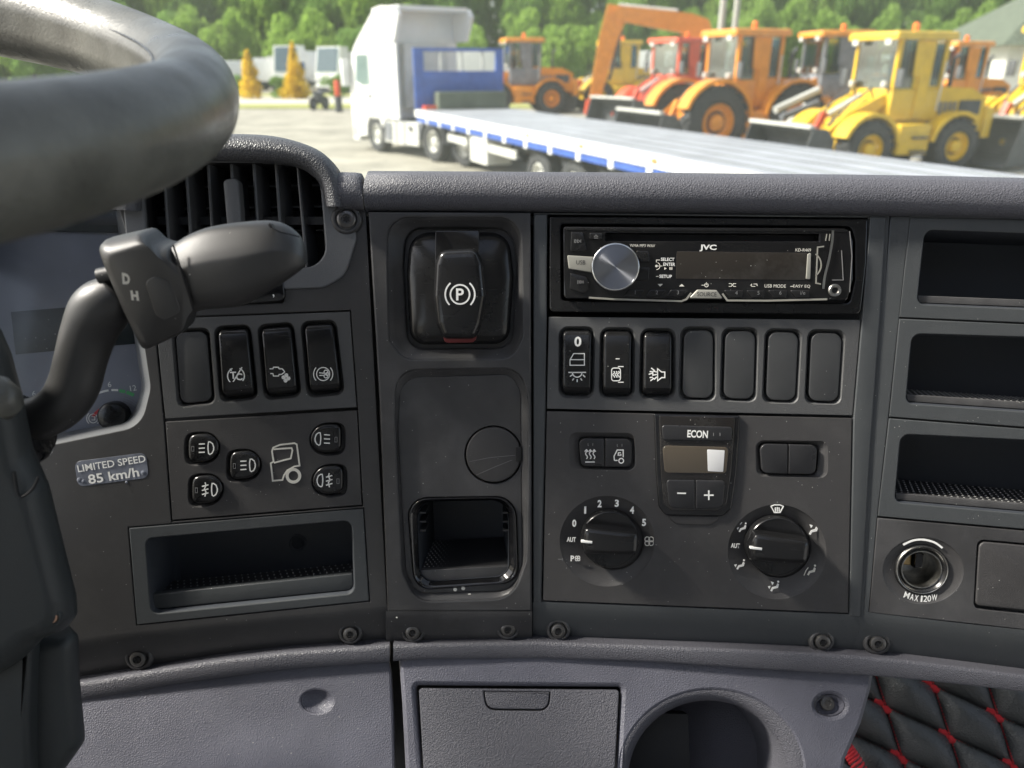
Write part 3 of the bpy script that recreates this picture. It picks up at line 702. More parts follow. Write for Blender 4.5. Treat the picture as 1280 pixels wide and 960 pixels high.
# --- radio section carrier
TCr = T(FC, 870, 600, 'radio_section_fascia', 'black fascia carrying the radio, seven switch row and heater panel', 'dashboard fascia')
ytC = [(660, 755), (800, 760), (1070, 771)]
oc = TCr.out([(667, 266), (1112, 269), (1098, 500), (1080, 771.5), (800, 760.5), (666, 755.5)], -.6)
hr = [(684.5, 268), (1086, 272), (1079, 394), (1077, 397), (1066, 521), (1061, 768), (677, 752), (682, 513)]
b = MB().plate(oc, [TCr.out(hr, -.6)], -6, -.6, .4); TCr.part('fascia_plate', b, 'cool_black_plastic')
sk_ = skirt(TCr, 666, 1081, ytC, -9, 14); sk_.v = [(x, y, z - .0006) for x, y, z in sk_.v]
TCr.part('lower_skirt', sk_, 'cool_black_plastic', smooth=80)
screw(TCr, 698, 788, 9.5, -3.6, 'screw_black'); screw(TCr, 1028, 802, 9.5, -4, 'screw_black')
strip(FC, [(1088, 271), (1108, 271), (1100, 400), (1088, 560), (1076, 772), (1062.5, 770), (1067.5, 522), (1078, 398)], 'trim_strip', 'tapering vertical trim strip right of the radio and heater panel', .8, 'cool_black_plastic')

# --- radio
t = T(FC, 882, 330, 'car_radio', 'black car radio with round silver knob, blank display and JVC lettering', 'car radio')
cr = t.out([(687, 271), (1084, 274), (1082, 330), (1075, 393), (687, 390)], 0, [3, 3, 0, 8, 6])
ro = t.out([(701, 280), (1064, 283), (1069, 300), (1069, 350), (1062, 379), (702, 376)], 1, [4, 8, 10, 10, 6, 5])
t.part('mounting_frame', MB().plate(cr, [ro], -6, 1.0, .8), 'satin_black')
fo = t.out([(704, 283), (1061, 285.5), (1066, 301), (1066, 350), (1059, 376), (705, 373)], 5, [4, 8, 10, 10, 6, 5])
slot = t.out([(757, 291), (1024, 292.5), (1024, 301.5), (757, 301)], 5, 1)
fp = t.part('front_panel', MB().plate(fo, [slot], -5, 5, .7), 'gloss_black')
t.part('disc_slot', MB().stack([(slot, 4.6), (slot, -4)]), 'deep_black')
t.part('top_bevel', MB().slab(t.out([(706, 284), (1058, 286.5), (1056, 290), (708, 288)], 5.4), 4.6, 5.4, .3), 'satin_black')
t.part('display', MB().slab(t.out([(846, 314), (1010, 316), (1007, 350), (845, 348.5)], 5.3, 1), 4.9, 5.25, .15), 'amber_lcd')
k0 = t.p(769.5, 333.5, 15)
kb = t.part('volume_knob', MB().lathe(0, 0, [(14.4, 5), (14.4, 11), (14.2, 12.5)], 64, c1=False), 'satin_black', label='round volume knob with brushed silver face')
kb.location = (k0[0], k0[1], 0)
rg = MB().lathe(0, 0, [(14.3, 11.6), (14.6, 12.6), (14.6, 13.6), (14.2, 14.0), (13.6, 14.1), (13.4, 13.7)], 64, c1=False); t.part('chrome_ring', rg, 'chrome', kb, smooth=60)
t.part('brushed_face', MB().lathe(0, 0, [(13.45, 13.6), (9, 13.68), (4, 13.72), (.2, 13.75)], 64), 'brushed_metal', kb, smooth=80)
def rb(pts, name, m, z=6.2, b_=.5, label=None): return t.part(name, MB().slab(t.out(pts, z, 1.5), 4.7, z, b_), m, label=label)
rb([(709, 319), (742, 321), (742, 341), (711, 336)], 'button', 'silver_paint', 6.6, label='silver button marked USB')
t.text('USB', 726, 328, 5, 6.6, 'print_dark', 11)
rb([(714, 290), (729, 290), (734, 314), (713, 314)], 'button', 'satin_black'); t.icon([[(-4, -2), (-1, 0), (-4, 2), (-4, -2)], [(-1, -2), (2, 0), (-1, 2), (-1, -2)], [(-5, -2), (-5, 2)], [(3, -2), (3, 2)]], .7, 6.3, 'print_grey', cx=723, cy=301.5)
rb([(713, 341), (733, 346), (737, 352), (736, 362), (730, 367), (712, 361)], 'button', 'satin_black'); t.icon([[(-4, -2), (-1, 0), (-4, 2), (-4, -2)], [(-1, -2), (2, 0), (-1, 2), (-1, -2)], [(3, -2), (3, 2)]], .7, 6.3, 'print_grey', cx=726, cy=352.5)
rb([(737, 291), (753, 291), (753, 299.5), (737, 299)], 'eject_button', 'satin_black', 6.4); t.icon([[(-2.5, 0), (0, -2.5), (2.5, 0), (-2.5, 0)], [(-2.5, 1.6), (2.5, 1.6)]], .7, 6.5, 'print_grey', cx=745, cy=296)
rb([(795, 313), (811, 314), (812, 328), (800, 328)], 'button', 'satin_black', 6.4); rb([(800, 334), (812, 334), (811, 350), (793, 351)], 'button', 'satin_black', 6.4)
bar = [('1', 784, 802), ('2', 811, 829), ('3', 837, 856)]
for s_, x0, x1 in bar:
    o = rb([(x0 + 2, 362), (x1 + 6, 362), (x1 - 4, 371), (x0 - 5, 371)], 'preset_button', 'satin_black'); t.text(s_, (x0 + x1) / 2 + 1, 365.5, 4.4, 6.3, 'print_grey', parent=o)
for s_, x0, x1 in [('4', 907, 930), ('5', 935, 957), ('6', 962, 985), ('i/e', 990, 1013)]:
    o = rb([(x0 - 3, 362.5), (x1 - 1, 363), (x1 - 2, 372.5), (x0 + 5, 372)], 'preset_button', 'satin_black'); t.text(s_, (x0 + x1) / 2 + 2, 366, 4.4, 6.3, 'print_grey', parent=o)
o = rb([(872, 362), (896, 362.5), (904, 373.5), (861, 373)], 'source_button', 'silver_paint', 6.9, label='silver button marked SOURCE')
t.text('SOURCE', 883.5, 367.8, 5, 6.9, 'print_dark', 23, parent=o)
t.icon([[(736, 372), (768, 374), (852, 376.5), (858, 374), (864, 366)], [(903, 367), (909, 375.5), (960, 375.8), (1034, 374)]], 2.2, 5.6, 'silver_paint', name='silver_line')
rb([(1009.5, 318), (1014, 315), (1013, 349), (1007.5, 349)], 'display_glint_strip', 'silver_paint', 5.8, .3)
t.icon([[(1030, 308), (1022, 309), (1020, 354), (1026, 355)], arc(1010, 331, 16.5, -55, 55, 8)], 1.5, 5.6, 'silver_paint', name='silver_bracket')
cv = smooth_path([(1041, 288), (1040, 303), (1036, 325), (1031, 345), (1029, 361)], 5); t.icon([cv], 2.8, 6.0, 'chrome', name='curved_chrome_strip')
t.icon([[(1052, 313), (1054, 350), (1040, 350)], [(1062, 289), (1065, 320), (1062, 365)]], .9, 5.3, 'print_grey', name='panel_groove')
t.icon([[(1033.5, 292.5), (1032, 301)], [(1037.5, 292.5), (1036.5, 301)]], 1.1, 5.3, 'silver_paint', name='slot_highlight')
j = t.p(1043.5, 363, 6)
jk = t.part('aux_jack', MB().lathe(j[0], j[1], [(3.9, 5), (3.9, 6.3), (3.4, 6.8), (2.2, 6.6), (1.7, 5.9), (1.7, 3.6)], 26), 'steel')
t.part('jack_hole', MB().lathe(j[0], j[1], [(1.7, 5.3), (1.6, 5.4), (.1, 5.4)], 20), 'deep_black', jk)
t.text('JVC', 885, 310, 8, 5.1, 'print_white', 20, bold=.035)
t.text('KD-R469', 1004, 312.5, 3.6, 5.1, 'print_cream', 18)
t.text('WMA MP3 WAV', 803, 307, 3.4, 5.1, 'print_cream', 30)
t.text('SELECT', 834.5, 324.2, 3.9, 5.1, 'print_white', 16, bold=.02); t.text('ENTER', 836.5, 330.4, 3.9, 5.1, 'print_white', 14, bold=.02); t.text('SETUP', 832, 345.5, 3.9, 5.1, 'print_white', 15, bold=.02)
t.icon([[(820.5, 328), (820.5, 325), (825, 325)], arc(820.5, 332.5, 4.5, -70, 90, 8), [(822, 332.5), (828, 332.5)], [(820, 345.5), (823, 345.5)]], .7, 5.1, 'print_cream', fills=[circ(820.5, 332.5, 1.6, n=10), [(830.5, 334), (833.5, 335.6), (830.5, 337.2)], [(837, 334), (838.2, 334), (838.2, 337.2), (837, 337.2)], [(839.2, 334), (840.4, 334), (840.4, 337.2), (839.2, 337.2)], [(822, 355), (828.5, 355), (825.2, 358)], [(849, 358), (855.5, 358), (852.2, 355)]])
t.icon([arc(883, 356.5, 2.2, -60, 240, 10), [(883, 353), (883, 356.5)], [(877, 356.5), (880, 356.5)], [(911, 354.5), (914, 354.5), (917, 358), (920, 358)], [(911, 358), (914, 358), (917, 354.5), (920, 354.5)], [(940, 355), (938.5, 356.5), (940, 358), (944, 358)], [(942, 355), (946, 355), (946.5, 357.5)]], .75, 5.1, 'print_cream')
t.text('USB MODE', 969, 357.5, 3.9, 5.1, 'print_cream', 25); t.text('EASY EQ', 1002, 358, 3.9, 5.1, 'print_cream', 20); t.icon([[(988, 358), (991, 358)]], .8, 5.1, 'print_cream')

# --- seven-place switch row
t = T(FC, 875, 455, 'switch_row_panel', 'switch panel with three rockers and four blanks, directly below the radio', 'switch panel')
po = [(686, 396), (1076, 400), (1066, 519.5), (683.5, 511)]
qs = [[(703.5, 413), (739.5, 413), (738, 494), (703, 493)], [(755, 414), (789.5, 414), (788.5, 495), (753.5, 494)], [(805.5, 415), (840, 415), (839.5, 495), (803.5, 495)],
      [(855.5, 413), (891.5, 413), (891, 498), (853, 497)], [(907, 414), (944.5, 414), (942, 499), (904.5, 498)], [(961, 415), (998.5, 416), (994, 501), (957.5, 500)], [(1014.5, 416), (1053, 417), (1047.5, 502), (1010.5, 501)]]
holes, wells = [], []
for q in qs: O, wl = well(t, q, 4.6, 11); holes.append(O); wells.append(wl)
t.part('panel_plate', MB().plate(t.out(po), holes, -5, -.2, .45), 'bright_panel_plastic')
for wl in wells: t.part('switch_well', wl, 'bright_panel_plastic')
for q in qs[3:]: t.part('blank_cover', MB().slab(t.out(q, -.6, 11), -6, -.7, .7), 'blank_plastic')
s1 = rocker(t, qs[0], label='rocker with a zero, a door and a cabin lamp symbol'); s2 = rocker(t, qs[1], label='rocker with the heated mirror symbol'); s3 = rocker(t, qs[2], label='rocker with the horn symbol')
t.text('0', 722.3, 427, 12.5, 2.9, parent=s1, bold=.03, wpx=8.5)
t.icon([[(-9, 1), (-4.5, -7), (9, -7), (9, 7.5), (-9, 7.5), (-9, 1)], [(-9, .6), (9, .6)]], 1.2, 2.9, parent=s1, cx=721.5, cy=449)
t.icon([[(-11, -6), (11, -6)], arc(0, -6, 6, 0, 180, 10), [(-9, -1), (-6, -3)], [(-6, 4), (-4.2, 1.5)], [(0, 6), (0, 2.6)], [(6, 4), (4.2, 1.5)], [(10, 0), (7, -3)]], 1.4, 3.2, parent=s1, cx=721.5, cy=471.5)
wv = lambda x: [(x + 1.3 * sin(k * 1.1), -4 + k) for k in range(9)]
t.icon([rp([(-6, -8), (5, -8), (5, 8), (-6, 8)], 3) + [rp([(-6, -8), (5, -8), (5, 8), (-6, 8)], 3)[0]], wv(-3.4), wv(-.4), wv(2.4), [(2, -9.8), (9, -9.8)], [(2, 9.8), (9, 9.8)], [(-1, -19.5), (4, -19.5)]], 1.15, 3.2, parent=s2, cx=770.5, cy=468)
t.icon([[(0, -7), (5, -3), (9, -3), (9, 4), (5, 4), (0, 8), (0, -7)], [(-8, -8), (-4, -5), (-5, -4), (-1, -3)], [(-11, 0), (-6, -2), (-6, 1), (-1, 0)], [(-9, 8), (-5, 5), (-4, 6), (-1, 3)], [(-10, -3.5), (-6, -3.5)], [(-10, 4), (-6, 3.5)]], 1.4, 3.2, parent=s3, cx=822, cy=468)

# --- heater panel
t = T(FC, 870, 640, 'heater_panel', 'heater and air control panel with two rotary knobs and a small display', 'heater panel')
ph = [(683.5, 514.2), (1065, 523), (1060.5, 766.5), (678.5, 750.5)]
bl = t.out(rp([(712, 541), (793, 542), (794, 588), (713, 586)], 9)); br = t.out(rp([(945, 551), (1034, 552), (1034, 597), (946, 595)], 9))
dl = t.pc(759, 676.5, 58.5, 0, 56, 56); dr = t.pc(971.5, 690, 61, 0, 58.5, 56)
dsp = t.out(rp([(817, 517.5), (926, 520), (916, 635), (905, 646), (831, 644), (823, 634)], [2, 2, 8, 8, 8, 8]))
t.part('panel_plate', MB().plate(t.out(ph), [bl, br, dl, dr], -4, 0, .5), 'panel_plastic')
for nm, O, pts in (('left', bl, [(722, 546), (793, 547), (792, 585), (725, 584)]), ('right', br, [(948, 553), (1024, 554.5), (1021, 594), (951, 592)])):
    I = t.out(rp(pts, 7), -2.5)
    t.part('button_well', MB().stack(bridge(O, I, [(-.01, -.35), (.3, -.9), (.8, -2.2), (1, -2.7), (1.03, -5)])), 'panel_plastic', smooth=60)
def hb(pts, r, label=None, m='button_black', z=.8, parent=None): return t.part('push_button', MB().slab(t.out(pts, z, r), -5, z, .6), m, parent, label)
h1 = hb([(723.5, 548), (755.5, 548.5), (755.5, 583.5), (726, 583)], [8, 1, 1, 8], 'button with the residual heat symbol'); h2 = hb([(756.8, 548.5), (790, 549), (789, 584), (756.5, 583.5)], [1, 8, 8, 1], 'button with the air recirculation symbol')
hb([(950, 555), (985, 555.7), (984.5, 592.5), (952.5, 591.5)], [8, 1, 1, 8], 'blank button'); hb([(986.3, 555.7), (1022, 556.5), (1019.5, 593), (985.8, 592.5)], [1, 8, 8, 1], 'blank button')
wv2 = lambda x: [(x + 1.2 * sin(k * .9), 5 - k * 1.25) for k in range(9)]
t.icon([wv2(-4.4), wv2(.3), wv2(5), [(-6, 9), (6, 9)], [(-6.6, -4), (-4.4, -6.4), (-2.4, -4)], [(-1.6, -4), (.4, -6.4), (2.4, -4)], [(3.2, -4), (5.2, -6.4), (7.2, -4)]], 1.2, .95, parent=h1, cx=737.5, cy=568.5)
t.icon([[(-5.5, 5), (-6, 0), (-2, -8), (5.5, -8), (5.5, 1)], [(-5.5, 5), (-1.5, 5)], arc(3, 5.5, 3, 0, 360, 14), [(2.5, -4.5), (-.5, -4.5), (-.8, -1.5), (2.6, -1.5), (2.6, -3)]], 1.3, .95, parent=h2, cx=773.5, cy=570.5)
for x, y in ((738, 555.5), (774.5, 556.5)): t.icon([[(-3, -1.5), (-3, 1.5)], [(3, -1.5), (3, 1.5)], [(-3, 1.5), (-2, 1.5)]], .8, .95, 'print_grey', cx=x, cy=y, name='indicator')
# display block
DS = t.out(rp([(817.5, 517.5), (925.5, 520), (921, 590), (914.5, 636), (904, 645.5), (832, 644.5), (823.5, 634), (820, 590)], [2, 2, 8, 8, 8, 8, 8, 8]), 2)
blk = t.part('display_block', MB().slab(DS, -1, 2.0, .9), 'gloss_black')
IN = t.out(rp([(824, 519.5), (919, 521.5), (914, 590), (908, 631), (899, 639), (838, 638), (829.5, 630), (826, 590)], [2, 2, 8, 8, 8, 8, 8, 8]), 2.3)
t.part('inner_frame', MB().slab(IN, 1, 2.4, .5), 'lens_black', blk)
eb = t.part('econ_button', MB().slab(t.out([(827, 531.5), (916, 534), (914.5, 551.5), (829, 550)], 3.4, 4), 1, 3.4, .6), 'button_black', blk)
t.text('ECON', 872, 542.5, 9.5, 3.5, 'print_white', 25, parent=eb, rot=1, bold=.03, name='lettering')
t.icon([[(-4, -2), (-4, 2)], [(4, -2), (4, 2)]], .9, 3.5, 'print_grey', cx=896, cy=543, name='indicator', parent=eb)
mat('heater_lcd', (.085, .070, .052), .14, coat=.4)  # warm brown base stands in for the cabin reflected in the display
lc = t.part('display', MB().slab(t.out([(828, 557), (911, 559), (908, 592), (831, 591)], 2.9, 5), 2.2, 2.9, .3), 'heater_lcd', blk)
t.part('white_reflection', MB().slab(t.out([(884, 562), (906, 563), (904, 590), (885, 589)], 3.1, 1), 2.7, 3.05, .1), 'reflection_white', lc)  # white patch painted as a pale label reflected in the display
m1 = t.part('minus_button', MB().slab(t.out([(833, 600), (868.5, 600.5), (868.5, 636), (837, 635)], 3.6, [4, 1, 1, 8]), 1, 3.6, .6), 'button_black', blk)
p1 = t.part('plus_button', MB().slab(t.out([(870, 600.5), (906.5, 601), (903.5, 635), (869.8, 636)], 3.6, [1, 4, 8, 1]), 1, 3.6, .6), 'button_black', blk)
t.icon([[(-5.5, 0), (5.5, .2)]], 1.6, 3.7, parent=m1, cx=852, cy=616.5); t.icon([[(-6, 0), (6, 0)], [(0, -6), (0, 6)]], 1.7, 3.7, parent=p1, cx=886, cy=619)
t.part('finger_recess', MB().slab(t.out([(836, 644), (899, 645.5), (896, 652), (888, 657), (846, 656), (838, 650)], .9, [1, 1, 3, 6, 6, 3]), -.5, .9, .9), 'panel_plastic', blk)
# rotary knobs in their dishes
def rotary(cx, cy, dish, r, marks, ang=4):
    D = [(u, v) for u, v in dish]; c = t.p(cx, cy, 4); ku = t.p(cx + 5, cy + 4, -2)
    Kc = [(ku[0] + r * 1.04 * cos(a), ku[1] + r * 1.04 * sin(a)) for a in [2 * pi * k / 60 for k in range(60)]]
    di = t.part('dial_dish', MB().stack(bridge(D, Kc, [(-.008, -.2), (.03, -.5), (.3, -1.9), (.65, -3.4), (.9, -4.2), (1, -4.6), (1.02, -7)])), 'panel_plastic', smooth=60)
    kn = t.part('rotary_knob', MB().lathe(0, 0, [(r * 1000, -5), (r * 1000, 3.0), (r * 985, 4.0), (r * 950, 4.6), (r * 850, 4.2), (r * 500, 3.6), (.2, 3.5)], 64), 'satin_black', smooth=50)
    kn.location = (c[0], c[1] - .0, 0); kn.rotation_euler.z = radians(-ang)
    b = MB(); sec = []
    R = r
    n = 16
    for i in range(n + 1):
        f = -1 + 2 * i / n; xx = R * .985 * f
        cut = sqrt(max(1 - f * f, 0.0)) * R
        hw = min(R * .43 * (1 - .10 * f), cut + .0012) * (1 if abs(f) < .98 else .8)
        top = 13.5 - 2.2 * abs(f) ** 4 - (2.5 if abs(f) > .99 else 0)
        z = lambda k: k
        prof = [(-hw * 1.12, 3.2), (-hw * 1.02, top * .6), (-hw * .96, top - 1.6), (-hw * .80, top - .35), (-hw * .5, top - .05), (0, top), (hw * .5, top - .05), (hw * .80, top - .35), (hw * .96, top - 1.6), (hw * 1.02, top * .6), (hw * 1.12, 3.2)]
        sec.append([(xx, y, zz / 1000) for y, zz in prof])
    b.loft(sec, True, True); gr = t.part('grip', b, 'satin_black', kn, smooth=50)
    ln = MB().slab([(-R * 1.0, -.0006), (-R * .62, -.0008), (-R * .62, .0008), (-R * 1.0, .0006)], 10.6, 13.6, .2)
    t.part('pointer_line', ln, 'print_white', kn)
rk = .0187
rotary(762, 674, dl, rk, None, 2); rotary(971, 683, dr, rk + .0004, None, 4)
for s_, x, y, h in (('0', 717.8, 654, 9.5), ('1', 731.5, 637.5, 9.5), ('2', 749.5, 629.5, 9.5), ('3', 771, 629, 9.5), ('4', 790, 637.5, 9.5), ('5', 805, 653, 9.5)):
    t.text(s_, x, y, h, -.9 if s_ in '23' else -1.2, 'print_white', 2.6 if s_ == '1' else 5.2, bold=.04)
t.text('AUT', 714.2, 674.3, 6.4, -.4, 'print_white', 11.5, bold=.03); t.text('P', 715.5, 698, 7.5, -1.3, 'print_white', 4.8, bold=.04)
pet = lambda cx, cy, r: [arc(cx + r * .95 * cos(a), cy + r * .95 * sin(a), r * .85, 0, 360, 10) for a in (pi / 4, 3 * pi / 4, 5 * pi / 4, 7 * pi / 4)]
t.icon(pet(811.5, 676.5, 3.6), 1.0, -.6, 'print_cream', name='fan_symbol'); t.icon(pet(722, 698, 1.9), .9, -1.0, name='fan_symbol')
t.text('AUT', 919.2, 682, 6.2, .0, 'print_white', 11, rot=2, bold=.03)
def man(cx, cy, up=0, lo_=0, k=1, scr=0, dim=0):
    S = [[(-3, 6), (-1, 1.5), (4, 1), (6, -4)]]
    Fi = [circ(6.4, -6.6, 1.5, n=8), [(-2, 1), (3.5, -.5), (5, -4), (7.5, -3), (6, 2), (0, 3.4)], [(-2, 1), (0, 3), (-2.5, 7), (-4.6, 6)]]
    if up: Fi.append([(-4, -7), (.5, -5.5), (-1.8, -2)])
    if lo_: Fi.append([(-8, 0), (-4.2, -.6), (-6, 3.6)])
    if scr: Fi.append([(-6, -8.5), (-2, -9.5), (1, -8), (-1.5, -5), (-4, -5)])
    if dim: S.append([(-9, 7), (-6, 0), (-3, -4)])
    t.icon(S, .8, -1.0, 'print_cream' if dim else 'print_white', fills=Fi, cx=cx, cy=cy, k=k, name='airflow_symbol')
man(927, 659.5, scr=1, lo_=1, k=.8); man(1015.5, 662, up=1, k=.95); man(924.5, 706, lo_=1, k=.85); man(967, 733, up=1, lo_=1, k=.9); man(1013, 713, k=.9, dim=1)
t.icon([[(-8.5, -4.5), (-4, -6.5), (4, -6.5), (8.5, -4.5), (4, 4), (-4, 4), (-8.5, -4.5)], [(-2.6, 3), (-2.6, -3)], [(0, 3), (0, -3.5)], [(2.6, 3), (2.6, -3)]], 1.2, .05, cx=971.5, cy=637, k=.9, name='windscreen_symbol')
t.icon([[(697.5, 699), (703, 699)], [(703, 697.5), (703, 700.5)]], .8, .05, 'print_grey', name='tick')

# --- right section
TDr = T(FD, 1180, 600, 'right_dashboard_fascia', 'cool black fascia carrying the three open cubbies and the power socket', 'dashboard fascia')
od = TDr.out([(1113, 270), (1420, 276), (1420, 795), (1280, 790), (1079, 767), (1096, 500)], -.4)
hd_ = [(1138, 270.5), (1410, 276), (1410, 802), (1280, 790.5), (1086, 767.5), (1097, 646)]
hd_ = TDr.out([(1138, 272), (1410, 277), (1410, 793), (1280, 788), (1086, 765), (1097, 646), (1111, 521)], -.4)
TDr.part('fascia_plate', MB().plate(od, [hd_], -6, -.4, .7), 'cool_black_plastic')
ytD = [(1070, 768), (1280, 790), (1420, 800)]
sk_ = skirt(TDr, 1068, 1420, ytD, -9, 12); sk_.v = [(x, y, z - .0004) for x, y, z in sk_.v]
TDr.part('lower_skirt', sk_, 'cool_black_plastic', smooth=80)
screw(TDr, 1097, 804, 9.5, -3.8, 'screw_black')
def cubby(name_label, quadp, opn, with_studs, lab_z=0):
    t = T(FD, 1250, (quadp[0][1] + quadp[3][1]) / 2, 'open_cubby', name_label, 'storage tray', group='open cubbies stacked at the right of the dashboard')
    O = t.out(quadp); op = t.out(opn, 0, [12, 2, 2, 9], 6)
    if area2(op) < 0: op = op[::-1]
    t.part('frame', MB().plate(O, [op], -5, 0, .6), 'cool_black_plastic')
    i_ = off(op, .0008)
    A, B = t.p(*opn[3], 0), t.p(*opn[2], 0)
    t.part('cavity', MB().stack([(op, -.6), (i_, -2.4), (i_, -56), (scl(i_, .97), -60)]), 'cavity_black')
    s_ = MB(); s_.slab([(A[0] + .002, A[1] + .0012), (B[0], B[1] + .0012), (B[0], B[1] + .0056), (A[0] + .001, A[1] + .0056)], -6, -2.8, .5); t.part('front_sill', s_, 'column_plastic')
    m_ = MB(); m_.slab([(A[0] + .003, A[1] + .001), (B[0], B[1] + .001), (B[0], B[1] + .0046), (A[0] + .002, A[1] + .0046)], -54, -6.2, .3); t.part('rubber_mat', m_, 'rubber_mat')
    if with_studs: studs(t, (A[0] + .003, A[1]), (B[0], B[1]), .0046, -10, -50, 34, 7, .0006, .0005)
cubby('topmost open cubby at the right, just under the top pad', [(1138, 272), (1405, 277), (1405, 409), (1124.5, 396.3)], [(1156, 287), (1400, 296), (1400, 391), (1146, 380.5)], False)
cubby('middle open cubby at the right with a sliver of studded mat showing', [(1124.3, 398.4), (1405, 411), (1405, 543.5), (1112, 520.8)], [(1140, 417), (1400, 425), (1400, 523), (1132, 504.5)], True)
cubby('lowest open cubby at the right, directly above the power socket', [(1111.5, 523), (1405, 546), (1405, 672.5), (1097.6, 645.2)], [(1126, 542.5), (1400, 556), (1400, 653), (1118, 628)], True)
t = T(FD, 1180, 710, 'power_socket_panel', 'panel with round metal-lined power socket marked MAX 120W beside a blank cover', 'socket panel')
so_ = t.out([(1097.3, 647.6), (1405, 675), (1405, 796), (1280, 787), (1087, 765.5)])
dO = t.pc(1154, 713.5, 50, 0, 41, 48); rO = t.out([(1222, 674.5), (1400, 690), (1400, 780), (1217, 761)], 0, [8, 2, 2, 8])
t.part('panel_plate', MB().plate(so_, [dO, rO], -5, -.1, .5), 'column_plastic')
c = t.p(1152, 712, -1.5)
Kc = [(c[0] + .0165 * cos(a), c[1] + .0165 * sin(a)) for a in [2 * pi * k / 60 for k in range(60)]]
t.part('dial_dish', MB().stack(bridge(dO, Kc, [(-.01, -.3), (.1, -.7), (.5, -1.5), (1, -2.2)]), False, False), 'panel_plastic', smooth=70)
sk2 = t.part('socket_barrel', MB().lathe(c[0], c[1], [(16.6, -2.4), (16.2, -1.2), (15.4, -.4), (14.4, -.2), (13.8, -.9), (13.2, -2), (12.3, -2.3)], 48, c1=False), 'satin_black', smooth=60)
t.part('metal_lip', MB().lathe(c[0], c[1], [(15.9, -1.0), (15.4, -.15), (14.9, -.3), (14.6, -1)], 48, c1=False), 'steel', sk2, smooth=70)
t.part('metal_sleeve', MB().lathe(c[0], c[1], [(12.6, -2.4), (12.2, -1.4), (11.6, -1.4), (11.3, -2.4), (11.1, -12), (10.8, -30)], 48), 'steel', sk2, smooth=50)
cx_ = c[0] - .0058; cy_ = c[1] + .0035
t.part('brass_contact', MB().slab([(cx_ - .0035, cy_ - .005), (cx_ + .004, cy_ - .0048), (cx_ + .0034, cy_ + .0045), (cx_ - .001, cy_ + .006), (cx_ - .0042, cy_ + .002)], -22, -12, 1.6), 'brass', sk2)
t.part('contact_bar', MB().slab([(cx_ + .0045, cy_ - .0055), (cx_ + .0095, cy_ - .005), (cx_ + .0095, cy_ + .0045), (cx_ + .0045, cy_ + .0055)], -20, -9, .8), 'gloss_black', sk2)
t.icon([smooth_path([(1129, 681), (1141, 675.6), (1154, 674.5), (1168, 678), (1178, 685)], 4)], 2.3, -.5, 'print_white', name='curved_mark')
for ch, x, y, r_ in (('M', 1133.5, 743.8, 12), ('A', 1140, 746.2, 8), ('X', 1145.5, 747.6, 5), ('1', 1152, 748.4, 0), ('2', 1156.5, 748.3, 0), ('0', 1161.5, 748, -3), ('W', 1168, 746.8, -5)):
    t.text(ch, x, y, 7.6, -.8, 'print_white', 6.2 if ch in 'MW' else 2 if ch == '1' else 4.3, rot=r_, bold=.015)
t.part('blank_cover', MB().slab(t.out([(1224.5, 677), (1400, 693), (1400, 775), (1219.5, 757)], .2, [8, 2, 2, 6]), -5, .2, .9), 'panel_plastic')

# --- lip along the foot of the fascia
def lip(name, x0, x1, label, fr, hang=5.0):
    t = T(fr, (x0 + x1) / 2, lerp_curve(C1, (x0 + x1) / 2) + 14, name, label, 'trim strip')
    n = 26; rows = []
    for i in range(n + 1):
        x = x0 + (x1 - x0) * i / n; f = fr_at(x) if name == 'lower_lip' and fr is not FA else FA
        ya, yb = lerp_curve(C1, x), lerp_curve(C2, x)
        P = lambda y, z: f.P(x, y, z)
        pr = [P(ya + 1, -10) , P(ya + 2.5, -1), P(ya + 3.2, 1.0), P(ya + 5.5, 2.2), P(ya + 9, 2.8), P(yb - 2, 3.2), P(yb, 2.6), P(yb, -8)]
        pr[0] = pr[1] - f.Z * .012 + f.Y * .0008
        pr[-1] = pr[-2] - f.Z * .014
        rows.append([lw(t, q) for q in pr])
    t.part('lip_body', MB().loft(rows, True, True), 'lip_grey', smooth=50)
lip('lower_lip', -60, 487, 'grey ledge strip under the left fascia, rising from the steering column to the centre seam', FA)
lip('lower_lip', 491.5, 1420, 'grey ledge strip under the centre column, radio section and cubbies', FC)

# --- lower panels
FEL = Frame(FA.P(480, 832, 0), 5.0, 40); FER = Frame(FC.P(800, 830, 0), -2.0, 40)
t = T(FEL, 300, 900, 'left_knee_panel', 'plain lavender-grey knee panel left of the centre seam with one round dimple', 'dashboard panel')
ol = t.out([(-60, 900), (100, 866), (217, 845), (355, 827), (484, 815), (489, 840), (492, 900), (494, 1010), (-60, 1010)], 0, [0, 0, 0, 0, 3, 2, 2, 0, 0])
dm = t.pc(396, 877, 19.5, 0, 14, 36); dcx = sum(p[0] for p in dm) / 36; dcy = sum(p[1] for p in dm) / 36
t.part('panel_skin', MB().plate(ol, [dm], -6, 0, 1.6), 'lavender_plastic')
t.part('round_dimple', MB().stack(bridge(dm, [(dcx + (u - dcx) * .2, dcy + (v - dcy) * .2) for u, v in dm], [(-.03, -1.4), (.1, -2.0), (.3, -3.4), (.6, -4.6), (1, -5)])), 'lavender_plastic', smooth=70)
t = T(FER, 800, 900, 'right_knee_panel', 'lavender-grey lower panel with a flap door, a round cup hole and a sunk screw', 'dashboard panel')
orr = t.out([(497, 812), (668, 812), (799, 815), (944, 825), (1094, 836), (1090, 862), (1078, 905), (1058, 950), (1048, 1010), (507, 1010), (506, 960), (502, 880)], 0, [3, 0, 0, 0, 4, 20, 30, 20, 0, 0, 20, 20])
dh = t.out([(519, 857), (777, 859), (768, 1020), (527, 1020)], 0, [4, 5, 0, 0])
